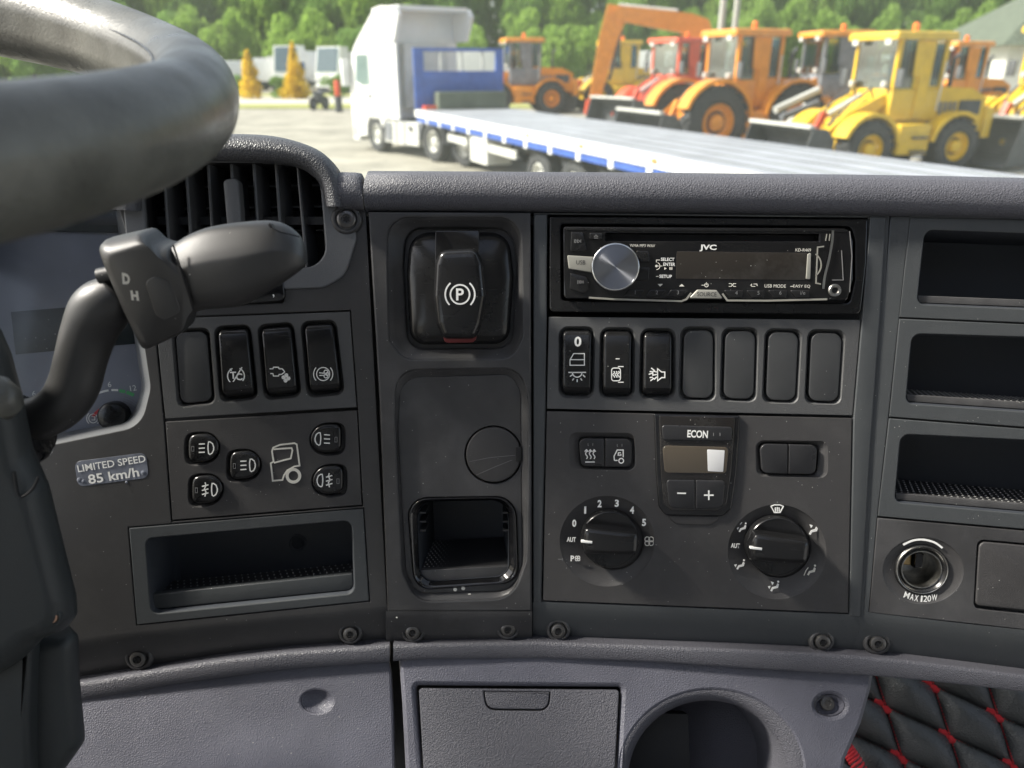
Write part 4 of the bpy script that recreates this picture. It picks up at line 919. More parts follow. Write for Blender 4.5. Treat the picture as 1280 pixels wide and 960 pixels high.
dh = t.out([(519, 857), (777, 859), (769, 1008), (530, 1008)], 0, [4, 5, 0, 0])
cup = t.pc(890, 965, 112, 0, 100, 56); cup = [(u, max(v, t.p(890, 1007)[1])) for u, v in cup]
sr = t.pc(1038, 882, 18, 0, 13, 28)
t.part('panel_skin', MB().plate(orr, [dh, cup, sr], -8, 0, 3.0), 'lavender_plastic', smooth=60)
cupi = [(u * .90 + .0 - .004, v * .88 - .006) for u, v in cup]
CI = t.pc(886, 972, 100, -4, 96, 56)
t.part('cup_holder', MB().stack(bridge(off(cup if area2(cup) > 0 else cup[::-1], -.0028), CI, [(0, -.5), (.3, -.9), (.6, -2.5), (1, -6)]) + bridge(CI, [(u - .004, v + .004) for u, v in CI], [(1, -60)])), 'door_plastic', smooth=60)
cb = MB(); a = t.p(820, 930, -40); cb.box(a[0] - .02, a[0] + .022, a[1] - .06, a[1] + .02, -.056, -.036); t.part('inner_block', cb, 'deep_black')
SI = t.pc(1036, 884, 14, -4, 10, 28)
t.part('screw_recess', MB().stack(bridge(sr, SI, [(-.02, -1.4), (.3, -2.5), (1, -7)])), 'lavender_plastic', smooth=60)
a = t.p(1034, 879, -5); hh = MB().lathe(a[0], a[1], [(4.6, -7), (4.6, -4.4), (4, -3.8), (2.2, -3.6), (2, -4.6), (.2, -4.6)], 24); t.part('screw', hh, 'screw_black')
kb_ = MB(); a0 = t.p(440, 795); a1 = t.p(1045, 1010); kb_.box(a0[0], a1[0], a1[1], a0[1], -.075, -.070)
t.part('backing_wall', kb_, 'deep_black')
t = T(FER, 648, 930, 'flap_door', 'grained grey flap door with a finger tab at its top edge', 'flap door')
tab = t.out([(603.5, 858.7), (689.5, 860), (687, 889), (607, 888)], 0, [1, 1, 14, 14])
t.part('door_leaf', MB().plate(t.out([(523.5, 860.5), (774, 862.5), (766, 1008), (532, 1008)], 0, [4, 4, 0, 0]), [off(t.out([(604, 864), (688.5, 865), (686, 889), (607.5, 888)], 0, [1, 1, 13, 13]), 0)], -5, .3, .8), 'door_plastic')
t.part('finger_tab', MB().slab(t.out([(605.5, 864.5), (687, 865.5), (684.5, 887), (609, 886)], .2, [1, 1, 12, 12]), -4, .1, .8), 'door_plastic')
# ================================================================== FOREGROUND: stalk, column, wheel, seat, windscreen
def spath(P, n=5):
    out = []; P = [Vector(p) for p in P]
    for i in range(len(P) - 1):
        p0, p1, p2, p3 = [P[max(0, min(len(P) - 1, i + k))] for k in (-1, 0, 1, 2)]
        for k in range(n):
            s_ = k / n; out.append(.5 * ((2 * p1) + (p2 - p0) * s_ + (2 * p0 - 5 * p1 + 4 * p2 - p3) * s_ ** 2 + (3 * p1 - p0 - 3 * p2 + p3) * s_ ** 3))
    out.append(P[-1]); return out
FK = Frame(dep(230, 350, .36), 4, 2)
t = T(FK, 225, 345, 'gear_stalk', 'black gear selector stalk with D and H markings, standing in front of the air vent', 'gear stalk')
kk = t.fr_scale()
def k3(px, py, z): u, v = t.p(px, py, z); return (u, v, z / 1000)
# grip end: lofted sections with a top facet, a crease and a flat front
top = spath([(215, 306), (235, 294), (262, 284.5), (300, 279), (335, 277), (356, 282), (372, 294), (380, 309), (382.5, 322)], 4)
bot = spath([(242, 389), (262, 384), (290, 382), (312, 377), (334, 365), (354, 353), (370, 342), (380, 334), (383.5, 329)], 4)
top = [Vector((p[0], p[1], 0)) for p in top]; bot = [Vector((p[0], p[1], 0)) for p in bot]
dl_ = spath([(12, 0, 0), (13, 0, 0), (14, 0, 0), (14.5, 0, 0), (13.5, 0, 0), (11.5, 0, 0), (9, 0, 0), (6, 0, 0), (2.5, 0, 0)], 4)
cs = spath([(1, -.25, 0), (.93, .18, 0), (.62, .62, 0), (.36, .88, 0), (.22, .96, 0), (-.1, 1.0, 0), (-.55, .96, 0), (-.85, .72, 0), (-1, .25, 0), (-.95, -.4, 0), (-.5, -.9, 0), (.2, -1, 0), (.8, -.8, 0), (1, -.25, 0)], 3)[:-1]
secs = []
for a, b_, d_ in zip(top, bot, dl_):
    a3 = Vector(k3(a.x, a.y, 0)); b3 = Vector(k3(b_.x, b_.y, 0)); m_ = (a3 + b3) / 2; h_ = (a3 - b3) / 2
    secs.append([tuple(m_ + h_ * c.x + Vector((0, 0, d_.x / 1000 * c.y))) for c in cs])
grip = t.part('end_grip', MB().loft(secs, True, True), 'stalk_plastic', smooth=55)
bt = MB()
bt.tube([k3(337, 279, 6.5), k3(342, 286, 8.2), k3(352, 290.5, 8.5), k3(366, 293.5, 7.5), k3(374, 296, 5.5)], .00035, 6); t.part('button_joint', bt, 'deep_black', grip)
t.part('button_notch', MB().slab([t.p(334.5, 280, 7), t.p(339, 280.5, 7), t.p(343, 286, 7), t.p(338, 285, 7)], 4, 7.4, .3), 'deep_black', grip)
# selector block
So_ = rp([(127, 306), (131, 300), (176, 290), (183, 291), (195, 303), (207, 307.5), (216, 306), (243, 389), (236, 396), (231, 414), (187, 434), (180, 431), (158, 385), (133, 325)], [4, 4, 5, 4, 8, 8, 1, 1, 4, 6, 7, 6, 20, 20], 4)
Fo_ = rp([(136, 326), (139, 321), (179, 306), (184, 307), (198, 322), (210, 330), (223, 332), (241, 388), (235, 395), (229, 412), (188, 431), (182.5, 428), (162, 385), (140, 336)], [4, 4, 5, 4, 10, 10, 1, 1, 4, 6, 7, 6, 20, 20], 4)
SO = [t.p(x, y, 0) for x, y in So_]; FO = [t.p(x, y, 14) for x, y in Fo_]
lv_ = bridge(SO, FO, [(.04, -13), (0, -9), (0, 0), (.12, 6), (.45, 11), (.8, 13.3), (1, 14)])
# slight convexity of the front
blkq = t.part('selector_block', MB().stack(lv_, True, True), 'stalk_plastic', smooth=55)
t.part('joint_gap', MB().tube([k3(216.5, 306.5, 9.5), k3(225, 333, 14.1), k3(234, 361, 14.3), k3(242.5, 388, 13.4)], .00045, 6), 'deep_black', blkq)
t.text('D', 157.5, 348.5, 12.5, 14.05, 'print_cream', 8.5, rot=10, parent=blkq, bold=.06, shear=-.1); t.text('H', 168.5, 369.5, 11, 14.05, 'print_cream', 9, rot=8, parent=blkq, bold=.06, shear=-.1)
ex = t.out(rp([(180, 352), (192, 345), (212, 350), (228, 392), (206, 402), (194, 396)], [8, 8, 16, 8, 8, 8]), 14.3)
t.part('pressed_thumb_pad', MB().slab(ex, 13.4, 14.3, .85), 'stalk_plastic', blkq, smooth=60)
# arm
arm = spath([(152, 362, -2), (140, 374, -2), (124, 389, -2), (111, 416, -1), (101, 450, 1), (93, 480, 3), (78, 505, 5), (50, 522, 6), (10, 530, 6)], 5)
ar = spath([(22, 0, 0), (29, 0, 0), (32, 0, 0), (29.5, 0, 0), (28, 0, 0), (28, 0, 0), (27, 0, 0), (26, 0, 0), (26, 0, 0)], 5)
ab = MB(); ab.tube([k3(p.x, p.y, p.z) for p in arm], [r.x * kk for r in ar], 28)
t.part('arm', ab, 'stalk_plastic', smooth=70)
t.part('neck', MB().tube([k3(126, 347, 0), k3(140, 343, 0), k3(152, 341, 0)], [11 * kk, 9.5 * kk, 9.5 * kk], 18), 'stalk_plastic')
t.part('root_collar', MB().tube([k3(-8, 548, 4), k3(8, 545, 5), k3(22, 540, 6), k3(38, 534, 6), k3(46, 531, 6)], [30 * kk, 42 * kk, 45 * kk, 41 * kk, 33 * kk], 24), 'gloss_black', smooth=70)

def sb_(o, k):
    cy = sum(p[1] for p in o) / len(o); x0 = min(p[0] for p in o); return [(x0 + (u - x0) * (1 - (1 - k) * .45), cy + (v - cy) * k) for u, v in o]
def sh(o, k, d): return [(u * k - d, v * k) for u, v in o]
FS = Frame(dep(40, 700, .345), 6, 12)
t = T(FS, 40, 650, 'steering_column_shroud', 'dark grey-green steering column cover at the lower left with a coppery screw', 'steering column')
o1 = t.out([(-120, 400), (0, 408), (14, 440), (30, 500), (42, 560), (62, 606), (80, 680), (96, 745), (97, 768), (84, 784), (58, 794), (30, 822), (-10, 846), (-120, 880)], -14, [0, 10, 30, 40, 30, 30, 60, 20, 12, 12, 14, 20, 40, 0], 6)
o1 = o1 if area2(o1) > 0 else o1[::-1]
t.part('upper_cover', MB().stack([(sh(o1, .86, .046), -60), (sh(o1, .93, .028), -38), (sh(o1, .98, .014), -22)] + [(sb_(o1, 1 - .20 * (1 - cos(k / 7 * pi / 2))), -14 + 14 * sin(k / 7 * pi / 2)) for k in range(8)], True, True), 'shroud_plastic', smooth=70)
o2 = t.out([(-120, 780), (40, 790), (98, 788), (100, 850), (107, 925), (78, 966), (74, 1020), (-120, 1020)], -36, [0, 0, 10, 40, 20, 20, 0, 0], 6)
o2 = o2 if area2(o2) > 0 else o2[::-1]
t.part('lower_cover', MB().stack([(sh(o2, .86, .040), -90), (sh(o2, .95, .016), -52)] + [(sb_(o2, 1 - .14 * (1 - cos(k / 5 * pi / 2))), -36 + 10 * sin(k / 5 * pi / 2)) for k in range(6)], True, True), 'shroud_plastic', smooth=70)
t.part('cover_flange', MB().slab(t.out([(-120, 860), (20, 822), (37, 808), (34, 900), (36, 1020), (-120, 1020)], -16, [0, 0, 8, 10, 0, 0]), -26, -16, 3, 4), 'shroud_plastic', smooth=70)
c = t.p(65, 771, -3)
bm_ = MB().lathe(c[0], c[1], [(4.4, -12), (4.4, -3.2), (3.9, -2.3), (3.3, -2.2), (3.1, -4), (2.9, -5)], 28, c1=False); t.part('screw_boss', bm_, 'shroud_plastic')
sc_ = t.part('screw', MB().lathe(c[0], c[1], [(3.0, -5), (3.0, -2.6), (2.6, -1.9), (1.5, -1.8), (1.3, -2.6), (.1, -2.7)], 24), 'copper_screw')
t.part('drive_recess', MB().slab([(c[0] + .001 * (1.45 if i % 2 else .8) * cos(pi * i / 6), c[1] + .001 * (1.45 if i % 2 else .8) * sin(pi * i / 6)) for i in range(12)], -3, -1.75, .05), 'deep_black', sc_)
lob = MB(); a = Vector(k3(640, 500, 0))
q = lambda x, y, z: (*t.p(x, y, z), z / 1000)
lob.tube([q(-12, 472, 6), q(-4, 482, 9), q(4, 496, 11), q(8, 508, 10), q(10, 520, 7)], [6 * .0003, 15 * .00036, 20 * .00036, 18 * .00036, 6 * .00036], 18)
t.part('lever_stub', lob, 'wheel_leather', smooth=80)
rg_ = MB().tube([q(x, y, -0.5) for x, y in smooth_path([(18, 590), (24, 620), (40, 612), (48, 596)], 4)], .0006, 6); t.part('moulded_seam', rg_, 'deep_black')

# steering wheel
wc = CAM + Vector((-.33, .24, .02)); tilt_w = radians(4)
e = bpy.data.objects.new('steering_wheel', None); COL.objects.link(e); e.location = wc; e.rotation_euler = (tilt_w, radians(10), 0)
e['label'] = 'worn grey-brown leather steering wheel rim cutting across the upper left corner'; e['category'] = 'steering wheel'
R_, r_ = .222, .0168
mb = MB(); n1, n2 = 160, 32
for i in range(n1):
    A = 2 * pi * i / n1
    for j in range(n2):
        B = 2 * pi * j / n2
        rr = r_ * (1 + .02 * sin(5 * A + B) + .30 * exp(-((A - 1.45) / .42) ** 2)) * (1 - .03 * max(0, cos(B)) ** 6)
        if abs(B - pi * 1.0) < .12: rr *= .93
        mb.v.append(((R_ + rr * cos(B)) * cos(A), (R_ + rr * cos(B)) * sin(A), rr * 1.05 * sin(B)))
for i in range(n1):
    for j in range(n2):
        mb.f.append((i * n2 + j, ((i + 1) % n1) * n2 + j, ((i + 1) % n1) * n2 + (j + 1) % n2, i * n2 + (j + 1) % n2))
rim = link('rim', mb.mesh('rim', 80), 'wheel_leather', e)
sm = MB(); 
for Bs in (2.6,):
    sm.tube([((R_ + r_ * 1.0 * cos(Bs)) * cos(a_), (R_ + r_ * 1.0 * cos(Bs)) * sin(a_), r_ * 1.06 * sin(Bs)) for a_ in [2 * pi * k / 120 for k in range(121)]], .0006, 6)
link('stitched_seam', sm.mesh('seam'), 'satin_black', rim)
for az in (18, 165, 270):
    a_ = radians(az); s2_ = MB()
    pts = [Vector((cos(a_) * d, sin(a_) * d, z_)) for d, z_ in ((.05, -.035), (.12, -.03), (.18, -.012), (.222, 0))]
    s2_.tube(pts, [.02, .014, .011, .010], 16); link('spoke', s2_.mesh('spoke', 70), 'shroud_plastic', e)
hb_ = MB().lathe(0, 0, [(5, -50), (70, -48), (80, -36), (76, -24), (60, -18), (1, -16)], 48); link('hub_pad', hb_.mesh('hub', 60), 'shroud_plastic', e)

# passenger side quilted seat
FSe = Frame(dep(1180, 920, .70), -6, 52)
t = T(FSe, 1180, 920, 'quilted_seat', 'black quilted leather seat cover with red stitching, below the ledge at the lower right', 'seat')
N0, BV, CV = (1105, 882), (80, 37), (20, 63)
def lat(s_, u_):
    return (N0[0] + s_ * BV[0] + u_ * CV[0] + 0, N0[1] + s_ * BV[1] + u_ * CV[1])
def hq(s_, u_):
    a = abs(sin(pi * s_)); b_ = abs(sin(pi * u_)); return 17 * (a * b_) ** .55 + 1.2 * sin(s_ * 9 + u_ * 4) * a * b_
ns, nu, per = 7, 9, 16
s0, u0_ = -2, -3
mb = MB(); W_ = ns * per + 1; H_ = nu * per + 1
for j in range(H_):
    for i in range(W_):
        s_ = s0 + i / per; u_ = u0_ + j / per; x, y = lat(s_, u_)
        p_ = t.p(x, min(y, 1200), 0); mb.v.append((p_[0], p_[1], hq(s_, u_) / 1000))
for j in range(H_ - 1):
    for i in range(W_ - 1): mb.f.append((j * W_ + i, (j + 1) * W_ + i, (j + 1) * W_ + i + 1, j * W_ + i + 1))
b0 = len(mb.v); ring = [0, W_ - 1, H_ * W_ - 1, (H_ - 1) * W_]
for k in ring: x, y, z = mb.v[k]; mb.v.append((x, y, -.06))
mb.f.append((b0 + 3, b0 + 2, b0 + 1, b0))
mb.f.append(tuple([i for i in range(W_)] + [b0 + 1, b0])); mb.f.append(tuple([(H_ - 1) * W_ + i for i in range(W_ - 1, -1, -1)] + [b0 + 3, b0 + 2]))
mb.f.append(tuple([i * W_ for i in range(H_ - 1, -1, -1)] + [b0, b0 + 3])); mb.f.append(tuple([i * W_ + W_ - 1 for i in range(H_)] + [b0 + 2, b0 + 1]))
t.part('quilted_cushion', mb, 'black_leather', smooth=85)
stt = MB()
def stitch_line(f, n):
    for k in range(n):
        a = f(k / n); b_ = f((k + .62) / n)
        if 1020 < a[0] < 1340 and 815 < a[1] < 1010:
            A = Vector((*t.p(a[0], a[1], 1), .0012)); B = Vector((*t.p(b_[0], b_[1], 1), .0012)); stt.tube([A, (A + B) / 2 + Vector((0, 0, .0008)), B], .0006, 5)
for k in range(-3, 6):
    for m_ in range(-2, 5):
        stitch_line(lambda f: (lambda q_: (q_[0] + 1.5, q_[1] + 2))(lat(m_ + f, k)), 22)
        stitch_line(lambda f: (lambda q_: (q_[0] + 2, q_[1]))(lat(m_, k + f)), 16)
t.part('red_stitching', stt, 'red_thread', kind='stuff')
for k in range(-2, 5):
    for m_ in range(-2, 5):
        x, y = lat(m_, k)
        if not (1030 < x < 1330 and 830 < y < 1000): continue
        kb_ = MB()
        for dx, dy in ((-4.5, -4), (5, 5)):
            for s_ in range(7):
                ax = x + dx + (s_ - 3) * 1.5 - 2; ay = y + dy + (s_ - 3) * .9
                w_ = 4.1 - abs(s_ - 3) * .6
                A = Vector((*t.p(ax - w_ * .35, ay + w_, 2), .0018)); B = Vector((*t.p(ax + w_ * .35, ay - w_, 2), .0018)); M_ = (A + B) / 2 + Vector((0, 0, .0018)); kb_.tube([A, M_, B], .0009, 6)
        t.part('embroidered_knot', kb_, 'red_thread', smooth=60)
t = T(FSe, 1068, 945, 'twisted_cord', 'red and black twisted cord hanging beside the seat at the lower right', 'cord')
ctr = [Vector((*t.p(x, y, 28), .028)) for x, y in ((1052, 925), (1060, 938), (1068, 950), (1078, 968), (1086, 985))]
ctr = spath(ctr, 8); t.part('cord_core', MB().tube(ctr, .0055, 14), 'black_leather')
hx = MB()
for ph in (0, pi):
    pts = []
    n_ = 160
    for k in range(n_):
        f = k / (n_ - 1) * (len(ctr) - 1.001); i = int(f); p_ = ctr[i].lerp(ctr[i + 1], f - i); tg = (ctr[i + 1] - ctr[i]).normalized()
        u1 = tg.orthogonal().normalized(); v1 = tg.cross(u1); a_ = ph + k * .26; pts.append(p_ + (u1 * cos(a_) + v1 * sin(a_)) * .0052)
    hx.tube(pts, .0013, 6)
t.part('red_strand', hx, 'red_thread', kind='stuff')
t = T(FSe, 1040, 955, 'seat_rail_bracket', 'small grey painted bracket edge between the knee panel and the quilted seat', 'bracket')
t.part('bracket_body', MB().slab(t.out([(1018, 962), (1030, 950), (1052, 944), (1056, 954), (1072, 964), (1080, 1010), (1018, 1010)], 12, 4), -20, 12, 2), 'vent_grey')

# cab side wall beyond the seat (floor under everything)
t = T(FB, 640, 1000, 'cab_floor', 'dark rubber cab floor far below the dashboard', 'floor', kind='structure')
t.e['kind'] = 'structure'
fz = MB().box(-1.0, 1.25, -.62, -.60, -.6, 1.0); t.part('floor_sheet', fz, 'rubber_mat')

def struct(name, mb, m):
    o = link(name, mb.mesh(name, 40), m); o['kind'] = 'structure'; return o
mat('cab_lining', (.36, .37, .39), .8)
struct('cab_wall', MB().box(-.98, 1.3, -1.25, -1.20, 1.3, 3.2), 'cab_lining')
sw = MB(); z0_, z1_ = 2.98, 3.03      # ceiling round an opening added to let sky light onto the dashboard
sw.box(-.98, 1.3, -1.198, -.85, z0_, z1_); sw.box(-.98, 1.3, .10, .40, z0_, z1_); sw.box(-.98, -.62, -.849, .099, z0_, z1_); sw.box(.50, 1.3, -.849, .099, z0_, z1_); struct('cab_ceiling', sw, 'cab_lining')
sw = MB(); sw.box(1.3, 1.35, -1.2, .9, 1.3, 1.95); sw.box(1.3, 1.35, -1.2, -.5, 1.951, 2.97); sw.box(1.3, 1.35, -.499, .55, 2.8, 2.97); struct('cab_side_wall', sw, 'cab_lining')
struct('cab_door_wall', MB().box(-1.03, -.985, -1.2, .9, 1.3, 1.85), 'cab_lining')
# windscreen
g = bpy.data.materials.new('dusty_hazy_glass'); g.use_nodes = True; n_ = g.node_tree.nodes; l_ = g.node_tree.links; n_.clear()
out_ = n_.new('ShaderNodeOutputMaterial'); tr_ = n_.new('ShaderNodeBsdfTransparent'); tr_.inputs[0].default_value = (.985, 1, .985, 1)
gl = n_.new('ShaderNodeBsdfGlossy'); gl.inputs['Roughness'].default_value = .03; di = n_.new('ShaderNodeBsdfTranslucent'); di.inputs[0].default_value = (.9, .95, .85, 1)
dd = n_.new('ShaderNodeBsdfDiffuse'); dd.inputs[0].default_value = (.85, .9, .8, 1)
mdd = n_.new('ShaderNodeMixShader'); mdd.inputs[0].default_value = .35; l_.new(di.outputs[0], mdd.inputs[1]); l_.new(dd.outputs[0], mdd.inputs[2])
tc = n_.new('ShaderNodeTexCoord'); no = n_.new('ShaderNodeTexNoise'); no.inputs['Scale'].default_value = 6; no.inputs['Detail'].default_value = 6; l_.new(tc.outputs['Object'], no.inputs[0])
no2 = n_.new('ShaderNodeTexVoronoi'); no2.inputs['Scale'].default_value = 28; l_.new(tc.outputs['Object'], no2.inputs[0])
mr = n_.new('ShaderNodeMapRange'); mr.inputs[1].default_value = .3; mr.inputs[2].default_value = .75; mr.inputs[3].default_value = .028; mr.inputs[4].default_value = .065; l_.new(no.outputs[0], mr.inputs[0])  # pale dust film, also set to stand in for haze over the yard
mr2 = n_.new('ShaderNodeMapRange'); mr2.inputs[1].default_value = .02; mr2.inputs[2].default_value = .10; mr2.inputs[3].default_value = .07; mr2.inputs[4].default_value = 0; l_.new(no2.outputs['Distance'], mr2.inputs[0])
ad = n_.new('ShaderNodeMath'); ad.operation = 'ADD'; l_.new(mr.outputs[0], ad.inputs[0]); l_.new(mr2.outputs[0], ad.inputs[1])
m1_ = n_.new('ShaderNodeMixShader'); m1_.inputs[0].default_value = .02; l_.new(tr_.outputs[0], m1_.inputs[1]); l_.new(gl.outputs[0], m1_.inputs[2])
m2_ = n_.new('ShaderNodeMixShader'); l_.new(ad.outputs[0], m2_.inputs[0]); l_.new(m1_.outputs[0], m2_.inputs[1]); l_.new(mdd.outputs[0], m2_.inputs[2]); l_.new(m2_.outputs[0], out_.inputs[0])
MATS['dusty_hazy_glass'] = g
e = bpy.data.objects.new('windscreen', None); COL.objects.link(e); e.location = (0, .86, 1.95); e.rotation_euler = (radians(17), 0, 0)
e['label'] = 'dusty haze-veiled windscreen with dried specks, between the dashboard pad and the yard'; e['category'] = 'windscreen'
rows = []
for j in range(2):
    rows += [[(x, -.10 * (x / 1.15) ** 2 + (.005 if j else 0), z) for x in [-1.15 + 2.3 * i / 24 for i in range(25)]] for z in ((0, 1.0) if j == 0 else (1.0, 0))]
gm = MB().loft(rows + [rows[0]], False, False, closed=False); link('glass_pane', gm.mesh('glass', 80), 'dusty_hazy_glass', e)
# ================================================================== OUTSIDE
def simple(name, col, rough=.5, metal=0, sc=0, lo=.7, hi=1.25, coat=0, sub=0):
    m = bpy.data.materials.new(name); m.use_nodes = True; N = m.node_tree.nodes; L = m.node_tree.links; b = N['Principled BSDF']
    b.inputs['Base Color'].default_value = (*col, 1); b.inputs['Roughness'].default_value = rough; b.inputs['Metallic'].default_value = metal; b.inputs['Coat Weight'].default_value = coat
    if sc:
        tc = N.new('ShaderNodeTexCoord'); n = N.new('ShaderNodeTexNoise'); n.inputs['Scale'].default_value = sc; n.inputs['Detail'].default_value = 6; n.inputs['Roughness'].default_value = .65; L.new(tc.outputs['Object'], n.inputs[0])
        r = N.new('ShaderNodeValToRGB'); r.color_ramp.elements[0].position = .3; r.color_ramp.elements[1].position = .7
        r.color_ramp.elements[0].color = (*[c * lo for c in col], 1); r.color_ramp.elements[1].color = (*[min(1, c * hi) for c in col], 1)
        L.new(n.outputs[0], r.inputs[0]); L.new(r.outputs[0], b.inputs['Base Color'])
    MATS[name] = m; return m
simple('gravel', (.34, .32, .265), .95, sc=.55, lo=.55, hi=1.25); simple('road_surface', (.50, .47, .40), .9, sc=.5, lo=.9, hi=1.1); simple('grass', (.30, .31, .09), .9, sc=1.5)
simple('white_paint', (.80, .80, .78), .35, sc=3, lo=.93, hi=1.04); simple('deck_paint', (.36, .37, .41), .5, sc=1.2, lo=.75, hi=1.15); simple('off_white', (.62, .62, .58), .5, sc=4, lo=.8, hi=1.1)
simple('orange_paint', (.80, .30, .015), .4, sc=4, lo=.8, hi=1.1, coat=.3); simple('yellow_paint', (.76, .49, .015), .4, sc=4, lo=.8, hi=1.1, coat=.3)
simple('red_paint', (.72, .09, .03), .4, sc=4, lo=.8, hi=1.1); simple('blue_paint', (.04, .11, .42), .45, sc=4, lo=.75, hi=1.2)
simple('tyre_rubber', (.045, .047, .05), .8, sc=8); simple('dark_steel', (.07, .075, .08), .6, sc=5); simple('grey_paint', (.19, .20, .22), .5, sc=5)
simple('opaque_glass', (.38, .46, .46), .10)
seethru('pale_glass', (.72, .84, .84), .38); seethru('blue_glass', (.30, .55, .70), .22); seethru('window_glass', (.45, .58, .58), .22)
simple('roof_sheet', (.10, .12, .085), .7, sc=2); simple('bark', (.10, .075, .05), .9, sc=9); simple('pole_grey', (.45, .46, .42), .6)
simple('beacon_orange', (.9, .20, .02), .3)
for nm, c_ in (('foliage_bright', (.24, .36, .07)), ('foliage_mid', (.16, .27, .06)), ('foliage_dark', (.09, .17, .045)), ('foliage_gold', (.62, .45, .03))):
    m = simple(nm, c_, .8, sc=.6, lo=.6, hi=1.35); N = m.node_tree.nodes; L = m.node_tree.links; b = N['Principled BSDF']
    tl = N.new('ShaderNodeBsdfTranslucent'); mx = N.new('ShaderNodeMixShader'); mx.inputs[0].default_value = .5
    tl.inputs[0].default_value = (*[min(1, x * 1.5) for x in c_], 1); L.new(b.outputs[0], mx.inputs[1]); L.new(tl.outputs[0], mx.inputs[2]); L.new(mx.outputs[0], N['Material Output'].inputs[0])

def root(name, label, cat, x, y, hd=0, group=None, z=0, kind=None, s=1):
    e = bpy.data.objects.new(name, None); COL.objects.link(e); e.location = (x, y, z); e.rotation_euler = (0, 0, radians(hd)); e.scale = (s, s, s)
    if label: e['label'] = label; e['category'] = cat
    if group: e['group'] = group
    if kind: e['kind'] = kind
    return e
def pt(name, mb, m, parent, label=None, smooth=35, kind=None): return link(name, mb.mesh(name, smooth), m, parent, label, kind)
def bx(*a): return MB().box(*a)
def rbox(x0, x1, y0, y1, z0, z1, r=.06):             # box with rounded vertical and top edges
    o = rp([(x0, y0), (x1, y0), (x1, y1), (x0, y1)], r, 3); m = MB()
    oi = off(o, r); m.loft([[(x, y, z0) for x, y in o], [(x, y, z1 - r) for x, y in o], [(x, y, z1 - r * .3) for x, y in off(o, r * .3)], [(x, y, z1) for x, y in oi]], True, True); return m
WH = {}
def wheel(parent, x, y, z, r, w_, rimm, side=1, lugs=False, hd=0):
    key = (round(r, 2), round(w_, 2), rimm, lugs)
    if key not in WH:
        def lath(prof, n=36):
            m = MB(); m.loft([[(rr * cos(2 * pi * k / n), yy, rr * sin(2 * pi * k / n)) for k in range(n)] for rr, yy in prof], False, True); return m
        hw = w_ / 2; tm = lath([(r * .56, -hw * .8), (r * .62, -hw), (r * .9, -hw), (r, -hw * .7), (r, hw * .7), (r * .9, hw), (r * .62, hw), (r * .56, hw * .8), (r * .5, hw * .3)])
        if lugs:
            for k in range(18):
                a = 2 * pi * k / 18
                for sg in (-1, 1):
                    a2 = a + (.17 if sg > 0 else 0); ca, sa = cos(a2), sin(a2); d = .05 * r / .5
                    P = lambda rr, tt, yy: (rr * ca - tt * sa, yy, rr * sa + tt * ca)
                    tm.add([P(r * .98, -d, 0), P(r * .98, d, 0), P(r * .98, d * 1.8, sg * hw * .95), P(r * .98, -d * .2, sg * hw * .95), P(r * 1.05, -d, 0), P(r * 1.05, d, 0), P(r * 1.05, d * 1.8, sg * hw * .9), P(r * 1.05, -d * .2, sg * hw * .9)],
                           [(4, 5, 6, 7), (0, 1, 5, 4), (1, 2, 6, 5), (2, 3, 7, 6), (3, 0, 4, 7)])
        rm = lath([(r * .58, -hw * .8), (r * .54, hw * .85), (r * .50, hw * .9), (r * .46, hw * .45), (r * .26, hw * .2), (r * .24, hw * .65), (r * .18, hw * .8), (.01, hw * .8)])
        for k in range(8):
            a = 2 * pi * k / 8; rm.box(r * .36 * cos(a) - .02 * r, r * .36 * cos(a) + .02 * r, hw * .25, hw * .42, r * .36 * sin(a) - .02 * r, r * .36 * sin(a) + .02 * r)
        WH[key] = (tm.mesh('tyre', 40), rm.mesh('rim', 40))
    tm, rm = WH[key]
    e = bpy.data.objects.new('wheel', None); COL.objects.link(e); e.parent = parent; e.location = (x, y, z); e.rotation_euler = (0, 0, 0 if side > 0 else pi)
    link('tyre', tm, 'tyre_rubber', e); link('rim', rm, rimm, e); return e

# ground
g = root('ground', None, None, 0, 0, kind='structure'); 
pt('gravel_yard', bx(-400, 400, -60, 500, -.3, 0), 'gravel', g)
g = root('road', None, None, 0, 0, kind='structure'); pt('road_sheet', bx(-150, 150, 50.5, 63, -.05, .03), 'road_surface', g)
g = root('grass_verge', None, None, 0, 0, kind='structure'); pt('verge_sheet', bx(-150, 150, 45.5, 50.4, -.05, .05), 'grass', g); pt('far_verge_sheet', bx(-150, 150, 63.1, 68, -.05, .05), 'grass', g)

# white tractor unit
tr = root('tractor_truck', 'white tall-roofed tractor truck coupled to the low trailer with a blue headboard', 'truck', -2.95, 23.19, 127.7, s=.94)
cabp = [(1.35, .45), (1.42, 1.1), (1.36, 1.9), (1.15, 2.75), (.9, 3.0), (.55, 3.25), (.1, 3.55), (-.35, 3.85), (-.85, 3.92), (-.9, 3.1), (-.82, 1.0), (-.55, .95), (-.5, .6), (-.45, .45)]
m = MB(); arch = [(.52, .45), (.50, .75), (.32, 1.0), (0, 1.12), (-.32, 1.0), (-.50, .75)]
prof = [(1.35, .40), (1.42, 1.1), (1.36, 1.9), (1.15, 2.75), (.9, 3.0), (.55, 3.25), (.1, 3.55), (-.35, 3.85), (-.75, 3.92), (-.85, 3.0), (-.85, 1.0), (-.6, .95)] + arch[::-1]
m.poly(prof, 1, -1.22, 1.22); body = pt('cab', m, 'white_paint', tr)
